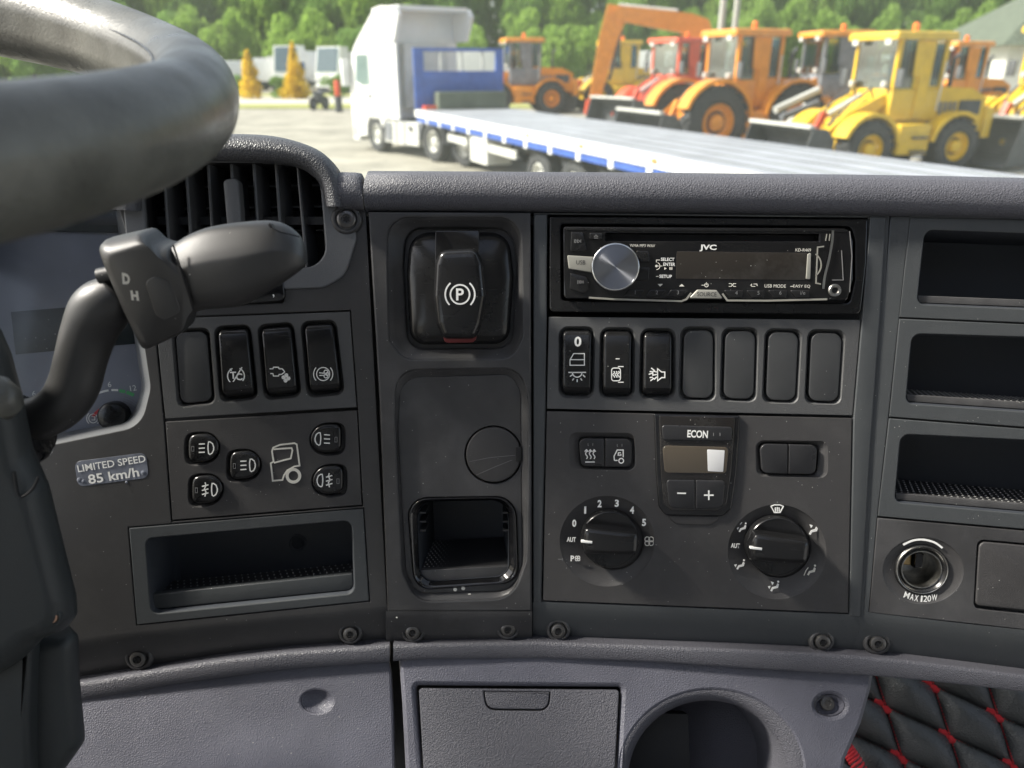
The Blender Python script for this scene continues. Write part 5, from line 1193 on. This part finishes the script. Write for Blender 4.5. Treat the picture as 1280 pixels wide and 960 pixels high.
pt('roof_spoiler_side', MB().poly([(-.3, 3.05), (-.3, 3.88), (-.8, 3.94), (-1.55, 3.9), (-1.75, 3.7), (-1.45, 3.05)], 1, 1.12, 1.24), 'white_paint', tr); pt('roof_spoiler_side', MB().poly([(-.3, 3.05), (-.3, 3.88), (-.8, 3.94), (-1.55, 3.9), (-1.75, 3.7), (-1.45, 3.05)], 1, -1.24, -1.12), 'white_paint', tr)
pt('roof_spoiler_top', bx(-1.6, -.7, -1.11, 1.11, 3.82, 3.93), 'white_paint', tr)
pt('side_window', MB().poly([(.98, 2.0), (.85, 2.72), (.15, 2.72), (.15, 1.9), (.6, 1.88)], 1, 1.19, 1.235), 'window_glass', tr)
pt('windscreen', MB().poly([(1.385, 1.85), (1.18, 2.75), (1.16, 2.72), (1.35, 1.85)], 1, -1.1, 1.1), 'window_glass', tr)
for x in (.05, -.62): pt('door_gap', bx(x - .012, x + .012, 1.21, 1.228, .95, 2.95), 'grey_paint', tr)
pt('door_handle', bx(.1, .25, 1.22, 1.25, 1.55, 1.62), 'dark_steel', tr)
pt('mirror', rbox(1.28, 1.42, 1.28, 1.5, 1.85, 2.6, .03), 'white_paint', tr)
pt('side_deflector', bx(-1.45, -.87, 1.13, 1.2, 1.0, 3.0), 'white_paint', tr); pt('rear_wall_box', bx(-1.15, -.87, -.7, .75, 1.3, 3.0), 'off_white', tr)
pt('beacon', MB().lathe(.7, .9, [(90, 3180), (90, 3350), (60, 3400)], 14), 'beacon_orange', tr)
pt('chassis', bx(-5.6, .9, -.45, .45, .65, 1.0), 'dark_steel', tr)
pt('grey_sill_band', bx(-.8, 1.3, 1.221, 1.232, .98, 1.06), 'off_white', tr); pt('fuel_cap', MB().tube([(-2.1, 1.2, .8), (-2.1, 1.25, .8)], .07, 12), 'dark_steel', tr)
pt('air_hose', MB().tube([(-1.2, .3, 2.2), (-1.6, .35, 1.5), (-2.0, .3, 1.35), (-2.4, .2, 1.6)], .04, 8), 'red_paint', tr); pt('air_hose', MB().tube([(-1.2, .5, 2.1), (-1.7, .5, 1.3), (-2.1, .5, 1.3), (-2.4, .3, 1.5)], .04, 8), 'dark_steel', tr)
pt('mudflap', bx(-5.42, -5.38, .72, 1.2, .2, .8), 'dark_steel', tr); pt('roof_lamp_bar', MB().tube([(.35, -.9, 3.5), (.35, .9, 3.5)], .04, 8), 'off_white', tr)
pt('rear_lamp', rbox(-5.45, -5.4, .6, 1.1, .82, .95, .02), 'red_paint', tr)
pt('bumper', rbox(1.0, 1.46, -1.22, 1.22, .28, .75, .05), 'off_white', tr)
pt('side_skirt', MB().poly([(-.55, .35), (-.62, .95), (-2.45, .95), (-2.45, .35)], 1, .75, 1.2), 'off_white', tr)
pt('side_step', bx(-1.0, -.65, 1.2, 1.23, .42, .9), 'grey_paint', tr)
for x in (-1.3, -1.75): pt('tank_strap', bx(x, x + .05, 1.2, 1.22, .36, .94), 'grey_paint', tr)
for x in (-3.15, -4.6):
    a = [(x + .66 * cos(radians(d)), .52 + .66 * sin(radians(d))) for d in range(0, 181, 15)]; b_ = [(x + .60 * cos(radians(d)), .52 + .60 * sin(radians(d))) for d in range(180, -1, -15)]
    for sg in (1, -1): pt('mudguard', MB().poly(a + b_, 1, sg * .66, sg * 1.22), 'grey_paint', tr)
for x in (0, -3.15, -4.6):
    for sg in (1, -1): wheel(tr, x, sg * 1.02, .52, .52, .34, 'off_white', sg)

# trailer
tl = root('flatbed_trailer', 'long low trailer with a white deck, blue-and-white side rail and blue headboard', 'trailer', -1.20, 20.62, 112.2)
L_ = 15
pt('deck', bx(-L_, 0, -1.05, 1.27, 1.16, 1.27), 'deck_paint', tl)
for y in (-.75, -.3, .15, .6, 1.0): pt('deck_seam', bx(-L_, 0, y - .012, y + .012, 1.271, 1.276), 'roof_sheet', tl)
for i in range(7): pt('marker_lamp', rbox(-1.2 - i * 2, -1.08 - i * 2, 1.331, 1.35, 1.17, 1.22, .01), 'beacon_orange', tl)
for i in range(15):
    x = -L_ + i; pt('rail_panel', bx(x + .07, x + .93, 1.272, 1.30, .99, 1.10), 'blue_paint', tl); pt('rail_post', bx(x - .065, x + .065, 1.272, 1.315, .97, 1.10), 'white_paint', tl)
pt('edge_rail', bx(-L_, 0, 1.27, 1.33, 1.105, 1.26), 'white_paint', tl); pt('edge_rail', bx(-L_, 0, -1.11, -1.05, 1.0, 1.26), 'off_white', tl)
hbp = MB(); hbp.box(-.02, .06, -1.05, 1.3, 1.28, 2.15); hbp.box(-.02, .06, -1.05, -.85, 2.151, 2.68); hbp.box(-.02, .06, 1.05, 1.3, 2.151, 2.68); hbp.box(-.02, .06, -.849, 1.049, 2.60, 2.68); pt('headboard', hbp, 'blue_paint', tl, kind='stuff')
for y in (-.5, .05, .6): pt('headboard_bar', bx(0, .04, y - .03, y + .03, 2.152, 2.599), 'off_white', tl)
pt('stacked_boards', rbox(-.5, -.1, -.95, .85, 1.28, 1.68, .04), 'roof_sheet', tl)
pt('red_strap', bx(-.35, -.1, .3, 1.15, 1.275, 1.36), 'red_paint', tl)
pt('frame_beam', bx(-L_ + .2, -.6, .35, .6, .72, 1.155), 'dark_steel', tl); pt('frame_beam', bx(-L_ + .2, -.6, -.6, -.35, .72, 1.155), 'dark_steel', tl)
pt('tool_box', rbox(-4.9, -3.9, .7, 1.25, .45, .97, .04), 'off_white', tl); pt('side_guard', bx(-3.7, -2.4, 1.2, 1.25, .72, .86), 'off_white', tl); pt('side_guard', bx(-6.4, -5.0, 1.2, 1.25, .72, .86), 'off_white', tl)
for x in (-7.2, -8.55, -9.9):
    for sg in (1, -1): wheel(tl, x, sg * 1.02, .48, .48, .32, 'off_white', sg)

# wheel loaders
def loader(label, x, y, hd, s, paint, rimm, wr=.62, wb=2.3, group=None, grey_cab=False, roofm=None, bucket=True, glass='pale_glass', name='wheel_loader'):
    e = root(name, label, 'wheel loader', x, y, hd, group, s=s); tw = .82
    rf = roofm or paint
    pt('rear_hood', MB().poly([(-wb / 2 - .95, .85), (-wb / 2 - .95, 1.55), (-wb / 2 - .5, 1.75), (-.45, 1.8), (-.45, .85)], 1, -.62, .62), paint, e)
    pt('rear_hood_grille', bx(-wb / 2 - .8, -wb / 2 - .2, .622, .64, 1.2, 1.5), 'dark_steel', e)
    pt('counterweight', rbox(-wb / 2 - 1.2, -wb / 2 - .955, -.7, .7, .7, 1.35, .06), paint, e)
    pt('centre_frame', bx(-.55, .45, -.6, .6, .4, 1.1), paint, e); pt('battery_box', rbox(-.42, .42, .602, .95, .42, 1.05, .05), paint, e)
    pt('front_frame', MB().poly([(.46, .45), (.46, 1.35), (.9, 1.55), (wb / 2 + .3, 1.2), (wb / 2 + .45, .5)], 1, -.38, .38), paint, e)
    cm = 'grey_paint' if grey_cab else paint
    x0, x1 = -.75, .55
    pt('cab_base', rbox(x0, x1, -.66, .66, 1.12, 1.75, .04), cm, e)
    for px_, py_ in ((x0 + .04, .62), (x0 + .04, -.62), (x1 - .04, .62), (x1 - .04, -.62), (-.02, .62)): pt('cab_post', bx(px_ - .045, px_ + .045, py_ - .04, py_ + .04, 1.75, 2.72), cm, e)
    pt('door_panel', MB().poly([(-.06, 1.15), (-.06, 2.0), (.1, 2.0), (.14, 2.7), (-.36, 2.7), (-.36, 1.15)], 1, .665, .69), cm, e)
    rfm = rbox(x0 - .14, x1 + .2, -.76, .76, 2.722, 2.88, .07); pt('cab_roof', rfm, rf, e)
    pt('front_windscreen', bx(x1 - .03, x1 - .01, -.58, .58, 1.76, 2.71), glass, e); pt('rear_window', bx(x0 + .02, x0 + .04, -.58, .58, 1.76, 2.71), 'pale_glass', e)
    for sg in (1, -1):
        pt('side_window', bx(.03, x1 - .09, sg * .60, sg * .62, 1.76, 2.71), 'window_glass', e); pt('side_window', bx(x0 + .09, -.37, sg * .60, sg * .62, 1.8, 2.65), 'blue_glass', e)
        pt('mirror', rbox(x1 + .02, x1 + .08, sg * .86 - .1, sg * .86 + .1, 1.8, 2.15, .02), 'dark_steel', e)
        pt('lamp', MB().lathe(x1 + .1, sg * .5, [(60, 1780), (75, 1830), (60, 1900), (10, 1910)], 12), 'off_white', e)
        a = [(wb / 2 + (wr + .18) * cos(radians(d)), wr + (wr + .18) * sin(radians(d))) for d in range(20, 171, 15)]; b_ = [(wb / 2 + (wr + .10) * cos(radians(d)), wr + (wr + .10) * sin(radians(d))) for d in range(170, 19, -15)]
        pt('fender', MB().poly(a + b_, 1, sg * (tw - .25), sg * (tw + .2)), paint, e)
        a = [(-wb / 2 + (wr + .18) * cos(radians(d)), wr + (wr + .18) * sin(radians(d))) for d in range(10, 131, 15)]; b_ = [(-wb / 2 + (wr + .10) * cos(radians(d)), wr + (wr + .10) * sin(radians(d))) for d in range(130, 9, -15)]
        pt('fender', MB().poly(a + b_, 1, sg * (tw - .25), sg * (tw + .18)), paint, e)
        pt('boom_arm', MB().poly([(.5, 1.45), (.6, 1.65), (1.5, 1.25), (2.35, .55), (2.3, .35), (1.35, .95)], 1, sg * .42, sg * .52), paint, e)
        pt('lift_cylinder', MB().tube([(.55, sg * .32, .9), (1.6, sg * .32, .95)], .05, 10), 'off_white', e)
    pt('tilt_cylinder', MB().tube([(.8, 0, 1.6), (1.7, 0, 1.15)], .06, 10), 'off_white', e); pt('tilt_link', MB().poly([(1.6, 1.25), (1.75, 1.3), (2.05, .6), (1.95, .55)], 1, -.06, .06), 'red_paint' if paint == 'yellow_paint' else paint, e)
    pt('beacon', MB().lathe(-.1, .3, [(50, 2880), (70, 2900), (70, 3020), (40, 3060)], 14), 'beacon_orange', e)
    if bucket:
        bp = [(2.25, .15), (2.2, .75), (2.4, 1.0), (2.75, 1.02), (2.76, .97), (2.45, .92), (2.3, .7), (2.35, .24), (3.05, .12), (3.1, .06), (2.35, .08)]
        pt('bucket', MB().poly(bp, 1, -1.1, 1.1), 'dark_steel', e); pt('bucket_edge', bx(2.7, 2.82, -1.1, 1.1, 1.025, 1.09), 'off_white', e)
        for sg in (1, -1): pt('bucket_side', MB().poly([(2.25, .15), (2.2, .75), (2.4, 1.0), (2.75, 1.02), (3.05, .1)], 1, sg * 1.102, sg * 1.13), 'dark_steel', e)
    for sx in (1, -1):
        for sg in (1, -1): wheel(e, sx * wb / 2, sg * tw, wr, wr, .44, rimm, sg, True)
    pt('step', bx(-.3, .1, .96, 1.05, .45, .5), 'dark_steel', e); pt('step', bx(-.3, .1, .96, 1.05, .75, .79), 'dark_steel', e)
    pt('driver_seat', MB().poly([(-.6, 1.75), (-.15, 1.75), (-.15, 1.95), (-.42, 1.98), (-.5, 2.5), (-.62, 2.5)], 1, -.25, .25), 'dark_steel', e)
    pt('steering_wheel', MB().tube([(.2 + .06 * cos(a), .2 * sin(a), 2.1 + .19 * cos(a)) for a in [2 * pi * k / 16 for k in range(17)]], .02, 6), 'dark_steel', e); pt('console', rbox(.2, .42, -.25, .25, 1.75, 2.0, .03), 'dark_steel', e)
    pt('exhaust_pipe', MB().tube([(-1.3, .3, 1.6), (-1.3, .3, 2.35), (-1.42, .3, 2.45)], .05, 10), 'dark_steel', e)
    pt('side_stripe', bx(-1.6, -.5, .621, .632, .95, 1.08), 'dark_steel', e)
    for k_ in range(4): pt('hood_louvre', bx(-1.25 + k_ * .13, -1.18 + k_ * .13, .64, .655, 1.22, 1.48), 'grey_paint', e)
    for sg in (1, -1): pt('hose', MB().tube([(.5, sg * .2, 1.3), (.8, sg * .3, 1.75), (1.3, sg * .3, 1.45), (1.7, sg * .2, 1.0)], .03, 6), 'dark_steel', e); pt('work_lamp', rbox(x1 + .1, x1 + .2, sg * .5 - .09, sg * .5 + .09, 2.62, 2.76, .02), 'off_white', e); pt('handrail', MB().tube([(x0 + .1, sg * .72, 1.3), (x0 + .1, sg * .76, 2.3)], .02, 6), 'off_white', e)
    return e
loader('yellow wheel loader with yellow rims, nearest of the machines and right of the flatbed deck', 8.7, 18.7, 197, 1.03, 'yellow_paint', 'yellow_paint', .56)
loader('large orange wheel loader with a glazed cab, directly left of the yellow loader', 6.25, 22.6, 200, 1.10, 'orange_paint', 'orange_paint', .80)
loader('red-orange wheel loader with a raised dark bucket, behind the big orange loader and excavator arm', 6.3, 31.5, 212, 1.12, 'red_paint', 'red_paint', .6)
loader('orange loader with a dark grey cab door, just right of the blue headboard', 0.4, 41.5, 190, 1.22, 'orange_paint', 'orange_paint', .6, grey_cab=True, roofm='orange_paint')
loader('yellow loader with a pale windscreen, cut off by the right edge of the photo', 14.0, 20.8, 205, 1.12, 'yellow_paint', 'yellow_paint', .6)
loader('orange loader with its dark front frame, half hidden behind the yellow loader', 15.2, 28.5, 200, 1.05, 'orange_paint', 'orange_paint', .6)

loader('orange loader with a long hood, squeezed between the big orange loader and the yellow one', 10.6, 27.5, 186, 1.15, 'orange_paint', 'orange_paint', .6, grey_cab=True, bucket=False)
loader('dull yellow loader far behind the excavator arm, partly hidden by the red one', 5.6, 44, 195, 1.2, 'yellow_paint', 'yellow_paint', .6)
e = root('attachment_pile', 'jumbled pile of grey, red and white machine forks left of the yellow loader', 'attachments', 7.1, 20.3, 20)
for k_, (x_, z_, a_, l_, m_) in enumerate(((-.2, 1.5, .35, 1.3, 'off_white'), (0, 1.25, .3, 1.1, 'grey_paint'), (-.1, 1.0, .75, 1.0, 'off_white'), (.25, .85, .8, 1.1, 'red_paint'), (.1, .55, .9, 1.2, 'off_white'), (.45, .4, .95, 1.2, 'grey_paint'), (.1, .2, .2, 1.5, 'dark_steel'))):
    pt('fork', MB().tube([(x_ - cos(a_) * l_ / 2, -.3 + k_ * .1, z_ - sin(a_) * l_ / 2), (x_ + cos(a_) * l_ / 2, -.3 + k_ * .1, z_ + sin(a_) * l_ / 2)], .09, 8), m_, e)
# excavator
e = root('excavator', 'orange excavator whose arched arm rises above the red loader', 'excavator', 9.0, 35.5, 178, s=.92)
pt('upper_body', rbox(-2.0, 1.3, -1.3, 1.3, 1.1, 2.3, .12), 'orange_paint', e); pt('cab', rbox(.1, 1.5, .35, 1.3, 2.301, 3.3, .1), 'orange_paint', e); pt('cab_window', bx(.3, 1.4, 1.302, 1.32, 2.4, 3.15), 'window_glass', e)
for sg in (1, -1): pt('track', MB().poly([(-1.9, .05), (1.9, .05), (2.2, .45), (1.9, .9), (-1.9, .9), (-2.2, .45)], 1, sg * .8, sg * 1.35), 'dark_steel', e)
pt('boom', MB().poly([(.6, 1.6), (.5, 3.7), (.8, 4.4), (1.6, 4.65), (5.0, 4.95), (5.25, 4.65), (4.9, 4.35), (2.0, 3.85), (1.6, 3.4), (1.5, 1.8)], 1, -.25, .25), 'orange_paint', e)
pt('stick', MB().poly([(5.4, 5.05), (4.7, 4.95), (4.5, 4.5), (4.9, 3.5), (5.6, .9), (6.1, .95), (5.75, 3.6)], 1, -.2, .2), 'orange_paint', e)
pt('stick_cylinder', MB().tube([(2.2, 0, 4.75), (4.9, 0, 5.0)], .09, 10), 'off_white', e); pt('arm_cylinder', MB().tube([(4.7, 0, 4.0), (5.2, 0, 1.8)], .08, 10), 'dark_steel', e)
pt('bucket', MB().poly([(5.6, .9), (6.2, .95), (6.3, .3), (5.8, .1), (5.1, .3), (5.3, .6)], 1, -.5, .5), 'red_paint', e)

# far side of the yard
def boxtruck(label, x, y, hd, L, col, cat='truck', name='parked_truck', cabh=2.9, boxh=3.4, group=None):
    e = root(name, label, cat, x, y, hd, group)
    if boxh: pt('cargo_box', rbox(-L, -.4, -1.2, 1.2, .9, boxh, .06), col, e); pt('chassis', bx(-L, .8, -.5, .5, .5, .89), 'dark_steel', e)
    pt('cab', MB().poly([(-.3, .5), (-.3, cabh), (.9, cabh), (1.5, 1.7), (1.6, .5)], 1, -1.15, 1.15), 'white_paint', e)
    pt('windscreen', MB().poly([(.94, cabh - .1), (1.5, 1.75), (1.54, 1.75), (.99, cabh - .1)], 1, -1, 1), 'window_glass', e); pt('side_window', bx(.1, .9, 1.152, 1.17, 1.8, 2.5), 'window_glass', e); pt('side_window', bx(.1, .9, -1.17, -1.152, 1.8, 2.5), 'window_glass', e)
    for xx in ([.6, -L + 1.2] + ([-L + 2.4] if L > 6 else [])):
        for sg in (1, -1): wheel(e, xx, sg * 1.0, .5, .5, .3, 'off_white', sg)
    return e
gp = 'white trucks parked beyond the road'
boxtruck('white low-roofed truck leftmost beyond the road, next to the steering wheel rim', -26.0, 73, 200, 6, 'white_paint', cabh=2.9, boxh=2.6, group=gp)
boxtruck('white tall truck cab beyond the road between the two golden conifers', -19.2, 72, 262, 5, 'white_paint', cabh=3.8, boxh=3.4, group=gp)
boxtruck('white truck with a dark side opening beyond the road, right of the golden conifers', -15.2, 71, 250, 5.5, 'off_white', cabh=3.7, boxh=3.3, group=gp)
boxtruck('white box truck parked far off behind the blue headboard', -7.5, 74, 185, 8, 'white_paint', boxh=3.6, group=gp)
boxtruck('long white box truck far off between the grey-doored loader and the excavator arm', 9.5, 73, 182, 9.5, 'white_paint', boxh=3.4, group=gp)
boxtruck('white van-like truck far off right of the large orange loader', 31, 70, 185, 6.5, 'off_white', boxh=3.0, group=gp)
boxtruck('truck with a red cargo box far off behind the yellow loader cab', 36, 68, 250, 6, 'red_paint', boxh=3.3, group=gp)
boxtruck('blue-topped lorry far off just left of the white tractor truck', -13.2, 76, 255, 5, 'blue_paint', boxh=3.9, group=gp)

boxtruck('low white van far left beyond the road, showing just right of the steering wheel rim', -29.5, 69, 190, 5, 'white_paint', cabh=2.5, boxh=2.4, group=gp)
boxtruck('small red lorry beyond the road, close behind the dark two-wheeled machine', -17.2, 78, 255, 4, 'red_paint', cabh=2.6, boxh=2.7, group=gp)
boxtruck('white trailer-like truck beyond the road directly behind the golden conifers', -23.5, 79, 183, 9, 'off_white', cabh=2.9, boxh=3.0, group=gp)
def leaves(n, fr, sz, lumps, seed, sp=.32):
    r = random.Random(seed); m = MB()
    L_ = [(r.gauss(0, sp), r.gauss(0, sp), r.uniform(.08, .95), r.uniform(.28, .5)) for _ in range(lumps)]
    for i in range(n):
        lx, ly, lz, lr = r.choice(L_); 
        while True:
            d = Vector((r.uniform(-1, 1), r.uniform(-1, 1), r.uniform(-1, 1)))
            if .3 < d.length < 1: break
        d = d.normalized() * d.length ** .4
        w_ = fr(lz); c = Vector((lx * w_ + d.x * lr * w_, ly * w_ + d.y * lr * w_, lz + d.z * lr * .38))
        a = Vector((r.gauss(0, 1), r.gauss(0, 1), r.gauss(0, 1))).normalized(); b_ = a.orthogonal().normalized(); q = a.cross(b_); s_ = sz * r.uniform(.6, 1.3)
        m.add([tuple(c + b_ * s_), tuple(c + q * s_ * .7), tuple(c - b_ * s_), tuple(c - q * s_ * .7)], [(0, 1, 2, 3)])
    return m
cr_ = [leaves(3400, lambda z: 1 - .35 * z, .040, 18, s_).mesh('crown', 0) for s_ in (1, 2, 3)] + [leaves(2600, lambda z: 1.12 - z, .045, 26, s_, .08).mesh('crown', 0) for s_ in (4, 5)]
tm_ = MB().tube([(0, 0, -.02), (.01, 0, .3), (-.01, .01, .6), (0, 0, .85)], [.03, .024, .016, .006], 8).mesh('trunk', 50)
cm_ = {}
def tree(label, x, y, h, wd, v, m, cat='tree', name='tree', group=None):
    e = root(name, label, cat, x, y, rnd.uniform(0, 360), group)
    key = (v, m)
    if key not in cm_: me = cr_[v].copy(); me.materials.clear(); me.materials.append(MATS[m]); cm_[key] = me
    o = link('crown', cm_[key], m, e); o.scale = (wd, wd, h); tk_ = link('trunk', tm_, 'bark', e); tk_.scale = (h, h, h)
ZN = ((300, 'seen over the steering wheel'), (440, 'behind the golden conifers'), (600, 'behind the white tractor truck'), (740, 'behind the grey-doored loader'), (890, 'behind the excavator arm'), (1075, 'behind the big orange loader'), (1215, 'behind the yellow loader cab'), (9999, 'at the shed roof'))
ORD = ['first', 'second', 'third', 'fourth', 'fifth', 'sixth', 'seventh', 'eighth', 'ninth', 'tenth', 'eleventh', 'twelfth']
seen_ = {}
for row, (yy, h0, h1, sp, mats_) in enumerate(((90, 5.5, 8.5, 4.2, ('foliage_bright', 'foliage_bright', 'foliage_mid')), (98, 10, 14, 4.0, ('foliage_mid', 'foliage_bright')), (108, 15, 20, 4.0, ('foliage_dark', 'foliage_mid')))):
    x = -yy * .70
    while x < yy * .72:
        mm = rnd.choice(mats_); h = rnd.uniform(h0, h1); tx, ty = x + rnd.uniform(-1.2, 1.2), yy + rnd.uniform(-3, 3)
        pxx = 640 + F * tx / (ty * cos(TH)); zn = next(z for l, z in ZN if pxx < l)
        colr = {'foliage_bright': 'bright green', 'foliage_mid': 'mid green', 'foliage_dark': 'dark green'}[mm]; rw = ('front-row', 'middle-row', 'back-row')[row]
        n_ = seen_.get((rw, colr, zn), 0); seen_[(rw, colr, zn)] = n_ + 1
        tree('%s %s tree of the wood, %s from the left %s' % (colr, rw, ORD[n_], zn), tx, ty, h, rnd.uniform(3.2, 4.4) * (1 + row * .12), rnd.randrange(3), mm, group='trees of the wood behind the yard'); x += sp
mb_ = MB(); r2 = random.Random(5)
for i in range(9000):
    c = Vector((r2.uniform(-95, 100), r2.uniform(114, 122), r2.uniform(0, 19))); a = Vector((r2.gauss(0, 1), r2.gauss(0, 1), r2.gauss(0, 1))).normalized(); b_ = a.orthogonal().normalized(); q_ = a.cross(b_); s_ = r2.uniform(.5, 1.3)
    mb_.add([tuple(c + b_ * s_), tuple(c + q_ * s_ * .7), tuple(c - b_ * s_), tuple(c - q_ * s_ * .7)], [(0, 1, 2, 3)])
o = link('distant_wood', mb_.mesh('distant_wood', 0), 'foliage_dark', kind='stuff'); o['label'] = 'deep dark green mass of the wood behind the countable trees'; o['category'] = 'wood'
tree('golden conifer left one of the pair beyond the road, nearest the steering wheel', -18.7, 58.5, 3.0, 2.1, 3, 'foliage_gold', 'conifer', 'golden_conifer', 'golden conifers'); tree('golden conifer right one of the pair beyond the road, in front of a white truck', -15.5, 58.5, 3.4, 2.1, 4, 'foliage_gold', 'conifer', 'golden_conifer', 'golden conifers')
for k, (x, y) in enumerate(((-16.9, 60), (-20.6, 61), (-13.2, 61.5))):
    tree(('low green shrub between the two golden conifers', 'low green shrub left of the golden conifers', 'low green shrub right of the golden conifers')[k], x, y, 1.5, 1.3, k, 'foliage_mid', 'shrub', 'shrub', 'shrubs beyond the road')

# motorcycle-like dark machine and red post
e = root('motor_tiller', 'small dark two-wheeled machine standing on the yard edge left of the white truck', 'machine', -10.6, 44.5, 250)
for x in (-.6, .6): wheel(e, x, 0, .34, .34, .12, 'grey_paint', 1)
pt('frame', MB().tube([(-.6, 0, .34), (-.2, 0, .85), (.35, 0, .9), (.6, 0, .34)], .05, 8), 'dark_steel', e); pt('engine', rbox(-.25, .3, -.2, .2, .3, .85, .05), 'dark_steel', e); pt('handlebar', MB().tube([(.35, -.4, 1.6), (.3, 0, 1.3), (.35, .4, 1.6)], .04, 8), 'dark_steel', e); pt('seat', rbox(-.7, -.05, -.15, .15, .86, 1.0, .04), 'grey_paint', e)
e = root('marker_post', 'short red and black post in front of the white tractor truck', 'post', -9.0, 42, 0)
pt('red_top', MB().lathe(0, 0, [(150, 800), (150, 1500), (120, 1560)], 16, c0=True), 'red_paint', e); pt('dark_base', MB().lathe(0, 0, [(190, 0), (190, 795)], 16), 'dark_steel', e)
for x, y, h_, lb in ((9.35, 37.5, 9, 'taller pale lamp pole rising behind the excavator arm'), (10.1, 38, 6.2, 'shorter pale pole standing right of the taller pole')):
    e = root('yard_pole', lb, 'pole', x, y, 0, 'pale poles behind the excavator'); pt('shaft', MB().tube([(0, 0, 0), (0, 0, h_)], [.16, .12], 12), 'pole_grey', e); pt('cap', MB().lathe(0, 0, [(140, h_ * 1000), (140, h_ * 1000 + 80), (30, h_ * 1000 + 120)], 12), 'pole_grey', e)
# building
e = root('farm_building', 'long shed with a ribbed grey-green hipped roof at the upper right', 'building', 43, 60, -6)
pt('wall', bx(-9, 30, -5, 8, 0, 3.6), 'off_white', e)
rf = MB(); rf.add([(-10, -6.2, 3.5), (32, -6.2, 3.5), (32, 9, 3.5), (-10, 9, 3.5), (-3.5, 1.4, 8.2), (32, 1.4, 8.2)], [(0, 1, 5, 4), (3, 4, 5, 2), (0, 4, 3), (1, 2, 5), (0, 3, 2, 1)]); rfo = pt('roof', rf, 'roof_sheet', e)
for i in range(34):
    f = i / 34; x = -10 + i * 1.2; top_ = min(1, (x + 10) / 6.5) if x < -3.5 else 1
    a = Vector((x, -6.2, 3.53)); b_ = Vector((max(x, x), -6.2 + 7.6 * top_, 3.53 + 4.7 * top_)); pt('roof_rib', MB().tube([a, b_], .07, 4), 'off_white' if 0 else 'roof_sheet', rfo)
pt('door', bx(-6, -3, -5.06, -5.0, 0, 2.8), 'dark_steel', e); pt('window', bx(0, 2, -5.06, -5.0, 1.2, 2.4), 'window_glass', e)
